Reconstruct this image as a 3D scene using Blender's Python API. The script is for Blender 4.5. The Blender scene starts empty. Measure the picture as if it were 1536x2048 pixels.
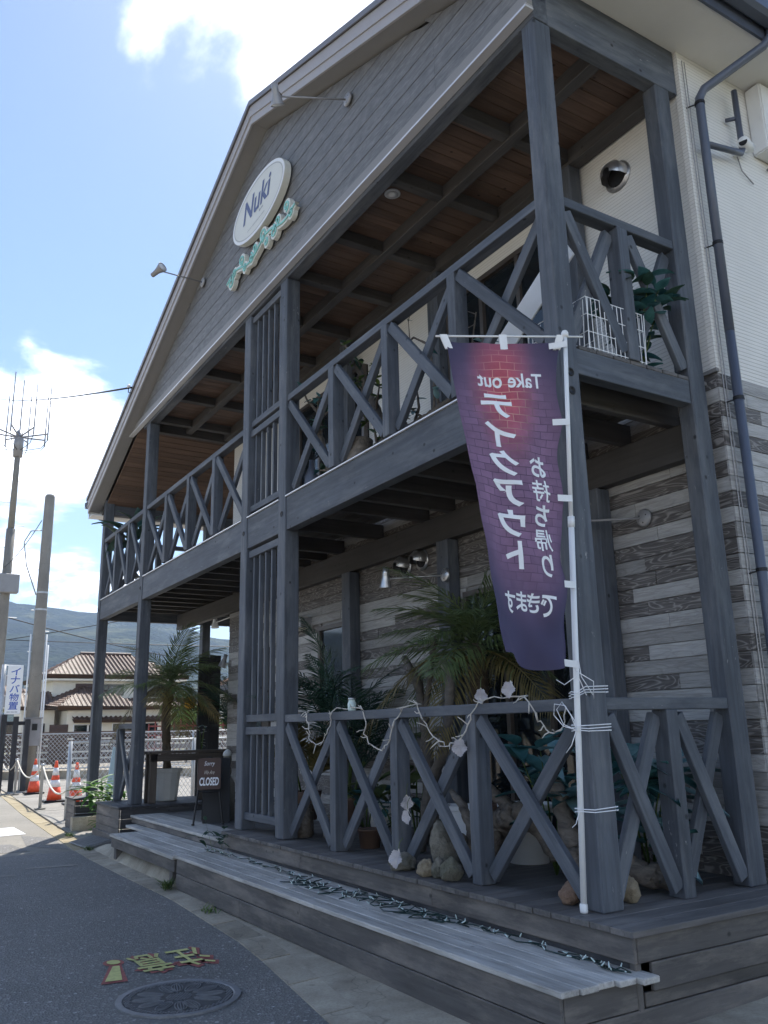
import bpy, bmesh, math, random
from mathutils import Vector, Matrix, noise
random.seed(7)
V = Vector; RAD = math.radians
SC = bpy.context.scene
COL = SC.collection
# ------------------------------------------------------------------ camera
cd = bpy.data.cameras.new('camera'); cam = bpy.data.objects.new('camera', cd); COL.objects.link(cam)
cd.sensor_fit = 'VERTICAL'; cd.sensor_height = 24.0; cd.lens = 1681.29 / 2048 * 24
cd.clip_start = 0.05; cd.clip_end = 20000
cam.matrix_world = Matrix(((0.522016, 0.223202, 0.823213, 3.41759), (0.852673, -0.112619, -0.510162, -3.39045), (-0.021160, 0.968245, -0.249107, 0.95000), (0, 0, 0, 1)))
SC.camera = cam
# ------------------------------------------------------------------ sky, sun, exposure
SUN = V((-0.60, 0.35, 1.0)).normalized()
el = math.asin(SUN.z); az = math.atan2(SUN.x, SUN.y)
w = bpy.data.worlds.new('World'); SC.world = w; w.use_nodes = True
nt = w.node_tree; nd = nt.nodes; lk = nt.links
bg = nd['Background']; bg.inputs[1].default_value = 0.10
sky = nd.new('ShaderNodeTexSky'); sky.sky_type = 'NISHITA'; sky.sun_disc = False
sky.sun_elevation = el; sky.sun_rotation = az; sky.air_density = 1.0; sky.dust_density = 0.25; sky.ozone_density = 2.0
tc = nd.new('ShaderNodeTexCoord')
sep = nd.new('ShaderNodeSeparateXYZ'); lk.new(tc.outputs['Generated'], sep.inputs[0])
def wm(op, a, b=None, c=None, clamp=False):
    m = nd.new('ShaderNodeMath'); m.operation = op; m.use_clamp = clamp
    for i, x in enumerate((a, b, c)):
        if x is None: continue
        if isinstance(x, (int, float)): m.inputs[i].default_value = x
        else: lk.new(x, m.inputs[i])
    return m.outputs[0]
zz = wm('ADD', wm('MAXIMUM', sep.outputs[2], 0.0), 0.22)
cmb = nd.new('ShaderNodeCombineXYZ')
lk.new(wm('DIVIDE', sep.outputs[0], zz), cmb.inputs[0]); lk.new(wm('DIVIDE', sep.outputs[1], zz), cmb.inputs[1])
mp = nd.new('ShaderNodeMapping'); lk.new(cmb.outputs[0], mp.inputs[0]); mp.inputs['Location'].default_value = (-3.29, -6.03, 0.91)
n1 = nd.new('ShaderNodeTexNoise'); n1.inputs['Scale'].default_value = 2.0; n1.inputs['Detail'].default_value = 9; n1.inputs['Roughness'].default_value = 0.56
n1.inputs['Distortion'].default_value = 0.25
lk.new(mp.outputs[0], n1.inputs['Vector'])
n2 = nd.new('ShaderNodeTexNoise'); n2.inputs['Scale'].default_value = 0.45; n2.inputs['Detail'].default_value = 2
lk.new(mp.outputs[0], n2.inputs['Vector'])
low = wm('MULTIPLY', wm('SUBTRACT', 0.5, sep.outputs[2], clamp=True), 0.22)   # more cloud seen edge-on towards the horizon
dens = wm('ADD', wm('ADD', n1.outputs[0], wm('MULTIPLY', wm('SUBTRACT', n2.outputs[0], 0.5), 0.55)), low)
mr = nd.new('ShaderNodeMapRange'); mr.interpolation_type = 'SMOOTHSTEP'
mr.inputs[1].default_value = 0.565; mr.inputs[2].default_value = 0.79; lk.new(dens, mr.inputs[0])
mr2 = nd.new('ShaderNodeMapRange'); mr2.inputs[1].default_value = 0.62; mr2.inputs[2].default_value = 0.95; lk.new(dens, mr2.inputs[0])
ccol = nd.new('ShaderNodeMix'); ccol.data_type = 'RGBA'
ccol.inputs[6].default_value = (31.5, 31.6, 32.2, 1); ccol.inputs[7].default_value = (13.6, 13.9, 14.6, 1)
lk.new(mr2.outputs[0], ccol.inputs[0])
mx = nd.new('ShaderNodeMix'); mx.data_type = 'RGBA'
lk.new(mr.outputs[0], mx.inputs[0]); lk.new(sky.outputs[0], mx.inputs[6]); lk.new(ccol.outputs[2], mx.inputs[7])
lk.new(mx.outputs[2], bg.inputs[0])
sl = bpy.data.lights.new('sun', 'SUN'); sl.energy = 4.0; sl.angle = RAD(0.53); sl.color = (1.0, 0.95, 0.87)
so = bpy.data.objects.new('sun', sl); COL.objects.link(so); so.rotation_euler = SUN.to_track_quat('Z', 'Y').to_euler()
so.location = (-20, 12, 40)
SC.view_settings.view_transform = 'Standard'; SC.view_settings.look = 'None'
SC.view_settings.exposure = 1.0; SC.view_settings.gamma = 1
SC.cycles.use_denoising = True; SC.cycles.max_bounces = 5; SC.cycles.diffuse_bounces = 3; SC.cycles.use_adaptive_sampling = True; SC.cycles.adaptive_threshold = 0.02; SC.cycles.glossy_bounces = 2
SC.cycles.transmission_bounces = 3; SC.cycles.volume_bounces = 0; SC.cycles.transparent_max_bounces = 8
# ------------------------------------------------------------------ helpers
LOC = {}
def link(o, parent=None, L=None):
    """L: matrix in the frame of the thing's root"""
    COL.objects.link(o)
    L = L.copy() if L is not None else Matrix.Identity(4)
    if parent is not None:
        o.parent = parent; o.matrix_parent_inverse = LOC[parent.name].inverted(); o.matrix_basis = L; LOC[o.name] = L
    else:
        o.matrix_basis = L; LOC[o.name] = Matrix.Identity(4)
    return o
def tag(o, label, cat, group=None):
    o['label'] = label; o['category'] = cat
    if group: o['group'] = group
    return o
def struct(o): o['kind'] = 'structure'; return o
def stuff(o): o['kind'] = 'stuff'; return o
def thing(name, label, cat, loc=(0, 0, 0), rz=0.0, group=None, scale=1.0):
    o = bpy.data.objects.new(name, None); o.empty_display_size = 0.1
    link(o, None, Matrix.Translation(V(loc)) @ Matrix.Rotation(rz, 4, 'Z') @ Matrix.Scale(scale, 4))
    return tag(o, label, cat, group)
class MB:
    def __init__(s): s.v = []; s.f = []
    def add(s, vs, fs):
        b = len(s.v); s.v += [tuple(x) for x in vs]; s.f += [tuple(i + b for i in f) for f in fs]; return s
    def box(s, x0, x1, y0, y1, z0, z1):
        return s.add([(x0,y0,z0),(x1,y0,z0),(x1,y1,z0),(x0,y1,z0),(x0,y0,z1),(x1,y0,z1),(x1,y1,z1),(x0,y1,z1)],
                     [(0,3,2,1),(4,5,6,7),(0,1,5,4),(1,2,6,5),(2,3,7,6),(3,0,4,7)])
    def tube(s, pts, r, n=8, cap=True):
        pts = [V(p) for p in pts]; R = r if isinstance(r, (list, tuple)) else [r] * len(pts)
        up = None; rings = []
        for i, p in enumerate(pts):
            d = (pts[min(i + 1, len(pts) - 1)] - pts[max(i - 1, 0)])
            d = d.normalized() if d.length > 1e-9 else V((0, 0, 1))
            if up is None:
                up = V((0, 0, 1)) if abs(d.z) < 0.9 else V((1, 0, 0))
            a = (up - d * up.dot(d))
            a = a.normalized() if a.length > 1e-6 else d.orthogonal().normalized()
            up = a; b = d.cross(a)
            rings.append([p + (a * math.cos(t * 2 * math.pi / n) + b * math.sin(t * 2 * math.pi / n)) * R[i] for t in range(n)])
        vs = [q for rg in rings for q in rg]; fs = []
        for i in range(len(pts) - 1):
            for t in range(n):
                fs.append((i*n+t, i*n+(t+1) % n, (i+1)*n+(t+1) % n, (i+1)*n+t))
        if cap: fs += [tuple(range(n))[::-1], tuple((len(pts)-1)*n+t for t in range(n))]
        return s.add(vs, fs)
    def lathe(s, prof, n=20, c=(0, 0, 0), closed=False):
        vs = []; fs = []
        for r, z in prof:
            for t in range(n):
                a = 2 * math.pi * t / n; vs.append((c[0] + r * math.cos(a), c[1] + r * math.sin(a), c[2] + z))
        for i in range(len(prof) - 1):
            for t in range(n): fs.append((i*n+t, i*n+(t+1) % n, (i+1)*n+(t+1) % n, (i+1)*n+t))
        fs += [tuple(range(n))[::-1], tuple((len(prof)-1)*n+t for t in range(n))]
        return s.add(vs, fs)
    def prism(s, poly, d0, d1, f):
        """poly: 2-D outline, f(a, b, d) -> point"""
        n = len(poly); vs = [f(a, b, d0) for a, b in poly] + [f(a, b, d1) for a, b in poly]
        return s.add(vs, [tuple(range(n))[::-1], tuple(range(n, 2*n))] + [(i, (i+1) % n, n+(i+1) % n, n+i) for i in range(n)])
    def xf(s, M): s.v = [tuple(M @ V(p)) for p in s.v]; return s
    def mesh(s, name, mat, smooth=False, bevel=0.0, seg=1):
        m = bpy.data.meshes.new(name); m.from_pydata(s.v, [], s.f); m.update()
        bm = bmesh.new(); bm.from_mesh(m)
        bmesh.ops.recalc_face_normals(bm, faces=bm.faces)
        if bevel: bmesh.ops.bevel(bm, geom=bm.edges[:], offset=bevel, segments=seg, affect='EDGES', clamp_overlap=True)
        bm.to_mesh(m); bm.free()
        if smooth: m.shade_smooth()
        if mat: m.materials.append(mat)
        return m
    def build(s, name, mat, parent=None, L=None, smooth=False, bevel=0.0, seg=1):
        return link(bpy.data.objects.new(name, s.mesh(name, mat, smooth, bevel, seg)), parent, L)
def shell(name, vs, fs, mat, parent=None, L=None, smooth=False):
    m = bpy.data.meshes.new(name); m.from_pydata([tuple(v) for v in vs], [], fs); m.update()
    if smooth: m.shade_smooth()
    if mat: m.materials.append(mat)
    return link(bpy.data.objects.new(name, m), parent, L)
CACHE = {}
def bar(name, p0, p1, wd, ht, mat, parent, up=(0, 0, 1), bev=0.004):
    """a stick of timber from p0 to p1, wd across, ht along `up`; its own X axis runs with the grain"""
    p0 = V(p0); p1 = V(p1); d = p1 - p0; Ln = d.length; x = d / Ln
    z = V(up) - x * V(up).dot(x)
    z = z.normalized() if z.length > 1e-6 else x.orthogonal().normalized()
    y = z.cross(x); M = Matrix(((x.x, y.x, z.x), (x.y, y.y, z.y), (x.z, y.z, z.z))).to_4x4(); M.translation = (p0 + p1) / 2
    k = (round(Ln, 4), round(wd, 4), round(ht, 4), mat.name, bev)
    if k not in CACHE:
        CACHE[k] = MB().box(-Ln/2, Ln/2, -wd/2, wd/2, -ht/2, ht/2).mesh(name, mat, bevel=min(bev, wd/4, ht/4))
    return link(bpy.data.objects.new(name, CACHE[k]), parent, M)
def abox(name, X, Y, Z, mat, parent, bev=0.004):
    s = [X[1]-X[0], Y[1]-Y[0], Z[1]-Z[0]]; c = V(((X[0]+X[1])/2, (Y[0]+Y[1])/2, (Z[0]+Z[1])/2)); i = s.index(max(s))
    e = V((0, 0, 0)); e[i] = s[i] / 2
    if i == 0: return bar(name, c-e, c+e, s[1], s[2], mat, parent, (0, 0, 1), bev)
    if i == 1: return bar(name, c-e, c+e, s[0], s[2], mat, parent, (0, 0, 1), bev)
    return bar(name, c-e, c+e, s[0], s[1], mat, parent, (0, 1, 0), bev)
def glyph(txt, w, h, bold=0.0, cuts=0):
    cu = bpy.data.curves.new('glyph', 'FONT'); cu.body = txt; cu.size = 1; cu.offset = bold; cu.resolution_u = 5
    o = bpy.data.objects.new('glyph', cu); COL.objects.link(o); bpy.context.view_layer.update()
    m = bpy.data.meshes.new_from_object(o.evaluated_get(bpy.context.evaluated_depsgraph_get()))
    bm = bmesh.new(); bm.from_mesh(m); bmesh.ops.triangulate(bm, faces=bm.faces)
    if cuts: bmesh.ops.subdivide_edges(bm, edges=bm.edges, cuts=cuts, use_grid_fill=True)
    vs = [v.co.copy() for v in bm.verts]; bm.verts.index_update(); fs = [tuple(v.index for v in f.verts) for f in bm.faces]
    bm.free(); bpy.data.objects.remove(o); bpy.data.curves.remove(cu); bpy.data.meshes.remove(m)
    x0 = min(v.x for v in vs); x1 = max(v.x for v in vs); y0 = min(v.y for v in vs); y1 = max(v.y for v in vs)
    sx = w / (x1 - x0); sy = (h / (y1 - y0)) if h else sx
    return [((v.x - (x0+x1)/2) * sx, (v.y - (y0+y1)/2) * sy) for v in vs], fs
# ------------------------------------------------------------------ materials
class NT:
    def __init__(s, name):
        s.m = bpy.data.materials.new(name); s.m.use_nodes = True; s.t = s.m.node_tree; s.bsdf = s.t.nodes['Principled BSDF']
        s.out = s.t.nodes['Material Output']
    def n(s, typ, ins=None, **kw):
        d = s.t.nodes.new('ShaderNode' + typ)
        for k, v in kw.items(): setattr(d, k, v)
        for k, v in (ins or {}).items(): s.set(d.inputs[k], v)
        return d
    def set(s, sock, v):
        if isinstance(v, bpy.types.NodeSocket): s.t.links.new(v, sock)
        elif isinstance(v, bpy.types.Node): s.t.links.new(v.outputs[0], sock)
        else: sock.default_value = v
    def p(s, **kw):
        for k, v in kw.items(): s.set(s.bsdf.inputs[k.replace('_', ' ')], v)
    def obj(s, scale=(1, 1, 1), rnd=True, co='Object'):
        t = s.n('TexCoord').outputs[co]
        if rnd:
            r = s.n('ObjectInfo').outputs['Random']
            mu = s.n('VectorMath', {0: t, 1: s.n('Vector' + 'Math', {0: (37.1, 53.7, 71.3), 3: r}, operation='SCALE').outputs[0]}, operation='ADD')
            t = mu.outputs[0]
        return s.n('Mapping', {0: t, 'Scale': scale}).outputs[0]
    def noise(s, vec, scale, detail=4, rough=0.55, dist=0.0):
        return s.n('TexNoise', {'Vector': vec, 'Scale': scale, 'Detail': detail, 'Roughness': rough, 'Distortion': dist}).outputs[0]
    def ramp(s, fac, stops):
        r = s.n('ValToRGB', {0: fac}); e = r.color_ramp.elements
        while len(e) > 1: e.remove(e[-1])
        e[0].position = stops[0][0]; e[0].color = (*stops[0][1], 1)
        for q, c in stops[1:]:
            k = e.new(q); k.color = (*c, 1)
        return r.outputs[0]
    def mix(s, fac, a, b, mode='MIX'):
        x = s.n('Mix', {}, data_type='RGBA', blend_type=mode)
        s.set(x.inputs[0], fac)
        s.set(x.inputs[6], (*a, 1) if isinstance(a, tuple) and len(a) == 3 else a)
        s.set(x.inputs[7], (*b, 1) if isinstance(b, tuple) and len(b) == 3 else b)
        return x.outputs[2]
    def math(s, op, a, b=0.0, c=0.0):
        return s.n('Math', {0: a, 1: b, 2: c}, operation=op).outputs[0]
    def vary(s, col, amt=0.25):
        r = s.n('ObjectInfo').outputs['Random']
        return s.n('HueSaturation', {'Value': s.math('MULTIPLY_ADD', r, amt, 1 - amt / 2), 'Color': col}).outputs[0]
    def bump(s, h, dist=0.004, strength=0.6):
        s.p(Normal=s.n('Bump', {'Height': h, 'Distance': dist, 'Strength': strength}).outputs[0])
def plain(name, col, rough=0.6, metal=0.0, var=0.12, scale=6.0, bump=0.0):
    t = NT(name); c = t.obj()
    nz = t.noise(c, scale, 5, 0.6)
    t.p(Base_Color=t.vary(t.ramp(nz, [(0.25, tuple(x * (1 - var) for x in col)), (0.75, tuple(min(1, x * (1 + var)) for x in col))]), var),
        Roughness=t.math('MULTIPLY_ADD', nz, 0.2, rough - 0.1), Metallic=metal)
    if bump: t.bump(t.noise(c, scale * 6, 4), bump)
    return t.m
def wood(name, c0, c1, vary=0.22, knots=0.8, rough=0.68, stain=None, sx=1.3, sy=26.0, bump=0.003, chips=None):
    t = NT(name); c = t.obj((sx, sy, sy)); c2 = t.obj((1, 1, 1)); ck = t.obj((6.5, 8.0, 8.0))
    g = t.noise(c, 1.0, 7, 0.62, 0.9)
    col = t.ramp(g, [(0.28, c0), (0.5, tuple((a + b) / 2 for a, b in zip(c0, c1))), (0.72, c1)])
    blot = t.noise(c2, 1.7, 4, 0.6)
    col = t.mix(t.n('MapRange', {0: blot, 1: 0.4, 2: 0.75, 3: 0.0, 4: 0.45}).outputs[0], col, tuple(x * 0.6 for x in c0))
    if stain is not None:
        sp = t.noise(t.obj((0.6, 3, 3)), 2.2, 6, 0.7)
        col = t.mix(t.n('MapRange', {0: sp, 1: 0.48, 2: 0.72, 3: 0.0, 4: 0.85}).outputs[0], col, stain)
    if knots:
        kv = t.n('TexVoronoi', {'Vector': ck, 'Scale': 1.0})
        kk = t.math('MULTIPLY', t.n('MapRange', {0: kv.outputs['Distance'], 1: 0.06, 2: 0.13, 3: knots, 4: 0.0}).outputs[0],
                    t.math('GREATER_THAN', t.n('SeparateColor', {0: kv.outputs['Color']}).outputs[0], 0.5))
        col = t.mix(kk, col, tuple(x * 0.3 for x in c0))
    if chips:
        wide = t.noise(t.obj((0.8, 2.5, 2.5)), 1.3, 3, 0.6)
        cn = t.noise(t.obj((14, 40, 40)), 1.0, 3, 0.7)
        cf_ = t.math('MULTIPLY', t.n('MapRange', {0: cn, 1: 0.66, 2: 0.72, 3: 0.0, 4: 0.8}).outputs[0], t.n('MapRange', {0: wide, 1: 0.52, 2: 0.64, 3: 0.0, 4: 1.0}).outputs[0])
        col = t.mix(cf_, col, chips)
        drk = t.noise(t.obj((0.35, 9, 9)), 1.0, 4, 0.6)
        col = t.mix(t.n('MapRange', {0: drk, 1: 0.5, 2: 0.75, 3: 0.0, 4: 0.55}).outputs[0], col, tuple(x * 0.45 for x in c0))
    t.p(Base_Color=t.vary(col, vary), Roughness=t.math('MULTIPLY_ADD', g, 0.25, rough - 0.12))
    t.bump(g, bump, 0.5)
    return t.m
def leaf(name, c0, c1, trans=0.35, rough=0.45):
    t = NT(name); c = t.obj()
    col = t.vary(t.ramp(t.noise(c, 9, 3), [(0.3, c0), (0.7, c1)]), 0.35)
    t.p(Base_Color=col, Roughness=rough)
    tr = t.n('BsdfTranslucent', {0: col})
    mx_ = t.n('MixShader', {0: trans, 1: t.bsdf.outputs[0], 2: tr.outputs[0]})
    t.t.links.new(mx_.outputs[0], t.out.inputs[0])
    return t.m
M = {}
M['post'] = wood('slate_stained_wood', (0.050, 0.058, 0.073), (0.116, 0.130, 0.156), knots=0.95, stain=(0.165, 0.173, 0.187), chips=(0.42, 0.41, 0.40), vary=0.28)
M['deck'] = wood('weathered_deck_wood', (0.062, 0.057, 0.055), (0.145, 0.135, 0.13), vary=0.35, stain=(0.19, 0.175, 0.165), sy=30)
M['step'] = wood('bleached_step_wood', (0.24, 0.225, 0.205), (0.58, 0.555, 0.52), vary=0.2, knots=0.5, stain=(0.66, 0.635, 0.60), sy=34)
M['fascia'] = wood('stained_fascia_wood', (0.058, 0.053, 0.051), (0.135, 0.124, 0.118), vary=0.3, stain=(0.24, 0.21, 0.185), sy=18)
M['black_wood'] = wood('black_stained_wood', (0.018, 0.018, 0.021), (0.05, 0.05, 0.056), vary=0.4, stain=(0.10, 0.10, 0.105))
M['ceil'] = wood('brown_ceiling_wood', (0.085, 0.052, 0.038), (0.19, 0.122, 0.088), vary=0.4, knots=0.9)
M['beam'] = wood('dark_stained_beam', (0.045, 0.043, 0.044), (0.098, 0.093, 0.092), knots=0.6)
M['table'] = wood('brown_table_wood', (0.045, 0.035, 0.028), (0.11, 0.09, 0.075), vary=0.3)
def siding(name, base, dark, line, amt, freq):
    t = NT(name); f0 = t.noise(t.obj((1.7, 1.0, 9.0)), 1.0, 2, 0.5, 0.6); cf = t.obj((4.0, 60, 120)); cb = t.obj((2.5, 12, 22))
    ctr = t.math('POWER', t.math('MULTIPLY_ADD', t.math('SINE', t.math('MULTIPLY', f0, freq)), 0.5, 0.5), 5.0)
    f = t.noise(cf, 1.0, 5, 0.75); b = t.noise(cb, 1.0, 5, 0.7)
    col = t.ramp(t.math('MULTIPLY_ADD', f, 0.55, t.math('MULTIPLY', b, 0.45)), [(0.34, dark), (0.52, base), (0.70, tuple(min(1, x * 1.3) for x in base))])
    col = t.mix(t.math('MULTIPLY', ctr, amt), col, line)
    t.p(Base_Color=t.vary(col, 0.22), Roughness=0.55); t.bump(t.math('ADD', f, t.math('MULTIPLY', ctr, 0.5)), 0.004, 0.6)
    return t.m
M['sid_light'] = siding('light_grey_siding', (0.40, 0.393, 0.385), (0.22, 0.213, 0.205), (0.24, 0.23, 0.22), 0.35, 60)
M['sid_mid'] = siding('mid_grey_siding', (0.29, 0.283, 0.275), (0.15, 0.144, 0.138), (0.17, 0.16, 0.15), 0.4, 60)
M['sid_dark'] = siding('dark_grained_siding', (0.10, 0.090, 0.085), (0.035, 0.031, 0.030), (0.32, 0.30, 0.285), 0.75, 85)
def lined(name, col, period, depth, amt):
    t = NT(name); c = t.n('TexCoord').outputs['Object']
    z = t.n('SeparateXYZ', {0: c}).outputs[2]
    ph = t.math('FRACT', t.math('ADD', t.math('MULTIPLY', z, 1 / period), t.math('MULTIPLY', t.noise(t.n('Mapping', {0: c, 'Scale': (1.5, 1.5, 30)}).outputs[0], 1.0, 3), 0.5)))
    ln = t.n('MapRange', {0: ph, 1: 0.0, 2: 0.22, 3: 0.0, 4: 1.0}).outputs[0]
    nz = t.noise(c, 1.4, 4)
    cc = t.ramp(nz, [(0.3, tuple(x * 0.9 for x in col)), (0.7, col)])
    t.p(Base_Color=t.mix(t.math('MULTIPLY', t.math('SUBTRACT', 1.0, ln), amt), cc, tuple(x * 0.35 for x in col)), Roughness=0.6)
    t.bump(ln, depth, 0.8)
    return t.m
M['beige'] = lined('beige_lined_siding', (0.80, 0.785, 0.755), 0.030, 0.004, 0.55)
def gable_mat():
    t = NT('grey_gable_siding'); c = t.obj((5, 1, 60)); c2 = t.obj((9, 1, 24))
    f = t.noise(c, 1.0, 5, 0.65); b = t.noise(c2, 1.0, 3, 0.6)
    g = t.math('MULTIPLY_ADD', f, 0.5, t.math('MULTIPLY', b, 0.5))
    t.p(Base_Color=t.vary(t.ramp(g, [(0.36, (0.105, 0.104, 0.105)), (0.52, (0.155, 0.153, 0.152)), (0.68, (0.225, 0.222, 0.218))]), 0.05), Roughness=0.6)
    t.bump(g, 0.003, 0.5); return t.m
M['gable'] = gable_mat()
M['barge'] = plain('taupe_barge_paint', (0.37, 0.35, 0.35), 0.5, var=0.06)
M['barge_cap'] = plain('grey_roof_edge', (0.16, 0.155, 0.165), 0.45, var=0.1)
M['soffit'] = plain('white_soffit_board', (0.72, 0.71, 0.70), 0.6, var=0.03)
M['grey_soffit'] = plain('grey_soffit_board', (0.24, 0.232, 0.225), 0.6, var=0.05)
M['trim'] = plain('pale_metal_trim', (0.66, 0.66, 0.68), 0.35, 0.3, var=0.05)
M['roof'] = plain('dark_roof_metal', (0.09, 0.08, 0.08), 0.45, 0.2)
M['pipe'] = plain('slate_gutter_plastic', (0.085, 0.10, 0.14), 0.35, var=0.08)
M['glass'] = NT('dark_room_glass'); M['glass'].p(Base_Color=(0.012, 0.016, 0.02, 1), Roughness=0.04, Specular_IOR_Level=0.6); M['glass'] = M['glass'].m  # opaque pane; the unlit room behind is put into its dark colour
M['frame'] = plain('bronze_window_frame', (0.10, 0.085, 0.075), 0.4, 0.4)
M['dark'] = plain('unlit_interior_black', (0.012, 0.012, 0.014), 0.9)  # near-black backing, shade inside rooms and duct put into the colour
M['steel'] = plain('brushed_steel', (0.55, 0.55, 0.56), 0.32, 0.85, var=0.08, scale=14)
M['galv'] = plain('galvanised_steel', (0.48, 0.50, 0.52), 0.45, 0.5, var=0.12, scale=10)
M['lamp_grey'] = plain('grey_lamp_paint', (0.30, 0.295, 0.30), 0.4, 0.25, var=0.1)
M['white'] = plain('white_plastic', (0.78, 0.79, 0.80), 0.4, var=0.04)
M['cream'] = plain('cream_plaster', (0.78, 0.73, 0.62), 0.8, var=0.06, scale=3)
M['iron'] = plain('black_iron', (0.02, 0.02, 0.022), 0.5, 0.4)
M['orange'] = plain('orange_cone_plastic', (0.85, 0.10, 0.035), 0.45, var=0.1)
M['bark'] = wood('grey_driftwood_bark', (0.05, 0.04, 0.032), (0.26, 0.22, 0.18), knots=0.6, sx=5, sy=22, bump=0.012)
M['bark_dark'] = wood('dark_branch_bark', (0.05, 0.042, 0.036), (0.17, 0.145, 0.12), knots=0.5, sx=4, sy=14, bump=0.012)
M['trunk'] = plain('palm_trunk_fibre', (0.10, 0.075, 0.05), 0.9, var=0.5, scale=22, bump=0.02)
M['palm'] = leaf('palm_leaf_green', (0.075, 0.115, 0.042), (0.18, 0.23, 0.09))
M['palm_dry'] = leaf('palm_leaf_yellowed', (0.12, 0.10, 0.035), (0.22, 0.17, 0.06))
M['kentia'] = leaf('dark_frond_green', (0.015, 0.050, 0.034), (0.055, 0.11, 0.075), 0.25)
M['bush'] = leaf('bush_leaf_green', (0.05, 0.10, 0.025), (0.14, 0.20, 0.05))
M['fatsia'] = leaf('bright_leaf_green', (0.05, 0.13, 0.03), (0.13, 0.26, 0.06), 0.4)
M['teal'] = leaf('teal_fabric_leaf', (0.02, 0.085, 0.085), (0.10, 0.26, 0.26), 0.25)
M['teal_pale'] = leaf('pale_teal_fabric_leaf', (0.13, 0.30, 0.33), (0.35, 0.52, 0.55), 0.3)
M['white_leaf'] = leaf('white_fabric_leaf', (0.45, 0.42, 0.43), (0.68, 0.65, 0.66), 0.3, 0.7)
M['monstera'] = leaf('monstera_leaf_green', (0.04, 0.07, 0.02), (0.14, 0.17, 0.05), 0.3)
M['soil'] = plain('potting_soil', (0.03, 0.022, 0.016), 0.95, var=0.4, scale=30)
M['pot'] = plain('pale_grey_pot', (0.50, 0.50, 0.48), 0.6, var=0.1)
M['terra'] = plain('brown_clay_pot', (0.14, 0.085, 0.06), 0.75, var=0.15)
M['rope'] = plain('pale_rope', (0.62, 0.58, 0.50), 0.9, var=0.15, scale=60)
M['twig'] = plain('whitened_twig', (0.62, 0.58, 0.52), 0.8, var=0.2, scale=40)
M['cable'] = plain('dark_green_cable', (0.008, 0.03, 0.026), 0.45)
M['bulb'] = plain('clear_bulb_cap', (0.55, 0.66, 0.64), 0.25)
M['black_paint'] = plain('black_board_paint', (0.012, 0.012, 0.014), 0.6)
M['ink_white'] = plain('white_lettering', (0.82, 0.83, 0.86), 0.6, var=0.03)
M['ink_blue'] = plain('blue_lettering', (0.03, 0.09, 0.42), 0.5, var=0.05)
M['ink_navy'] = plain('slate_blue_lettering', (0.075, 0.10, 0.22), 0.5, var=0.05)
M['ink_grey'] = plain('grey_small_lettering', (0.35, 0.36, 0.38), 0.6)
M['board_brown'] = plain('brown_menu_board', (0.075, 0.042, 0.032), 0.6, var=0.2)
M['turq'] = plain('turquoise_scroll_paint', (0.24, 0.58, 0.52), 0.5, var=0.08)
M['sign_cream'] = plain('cream_sign_face', (0.66, 0.66, 0.60), 0.45, var=0.03)
def rockm(name, a, b, moss=None):
    t = NT(name); c = t.obj((1, 1, 1)); n1_ = t.noise(c, 12, 8, 0.72); n2_ = t.noise(c, 60, 5, 0.75)
    col = t.ramp(n1_, [(0.3, a), (0.7, b)])
    col = t.mix(t.n('MapRange', {0: n2_, 1: 0.5, 2: 0.8, 3: 0.0, 4: 0.6}).outputs[0], col, tuple(x * 0.45 for x in a))
    if moss: col = t.mix(t.n('MapRange', {0: t.noise(c, 5, 4), 1: 0.5, 2: 0.65, 3: 0.0, 4: 0.6}).outputs[0], col, moss)
    t.p(Base_Color=col, Roughness=0.9); t.bump(t.math('ADD', n1_, n2_), 0.03, 1.0); return t.m
M['rock_grey'] = rockm('grey_granite', (0.16, 0.145, 0.115), (0.36, 0.335, 0.28), (0.12, 0.125, 0.075))
M['rock_tan'] = rockm('tan_stone', (0.30, 0.235, 0.15), (0.50, 0.42, 0.30))
M['rock_pink'] = rockm('reddish_stone', (0.24, 0.14, 0.09), (0.42, 0.28, 0.20))
def asphalt():
    t = NT('speckled_asphalt'); c = t.n('TexCoord').outputs['Object']
    v = t.n('TexVoronoi', {'Vector': c, 'Scale': 75.0}); v2 = t.n('TexVoronoi', {'Vector': c, 'Scale': 26.0})
    sp = t.n('MapRange', {0: t.n('SeparateColor', {0: v.outputs['Color']}).outputs[0], 1: 0.72, 2: 1.0, 3: 0.0, 4: 1.0}).outputs[0]
    sp2 = t.math('MULTIPLY', t.n('MapRange', {0: t.n('SeparateColor', {0: v2.outputs['Color']}).outputs[1], 1: 0.90, 2: 0.97, 3: 0.0, 4: 1.0}).outputs[0],
                 t.n('MapRange', {0: v2.outputs['Distance'], 1: 0.2, 2: 0.35, 3: 1.0, 4: 0.0}).outputs[0])
    big = t.noise(c, 0.8, 7, 0.65)
    col = t.ramp(big, [(0.3, (0.118, 0.114, 0.108)), (0.7, (0.175, 0.169, 0.161))])
    col = t.mix(sp, col, (0.26, 0.254, 0.245)); col = t.mix(sp2, col, (0.42, 0.41, 0.40))
    t.p(Base_Color=col, Roughness=0.85); t.bump(v.outputs['Distance'], 0.006, 0.9); return t.m
M['asphalt'] = asphalt()
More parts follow.
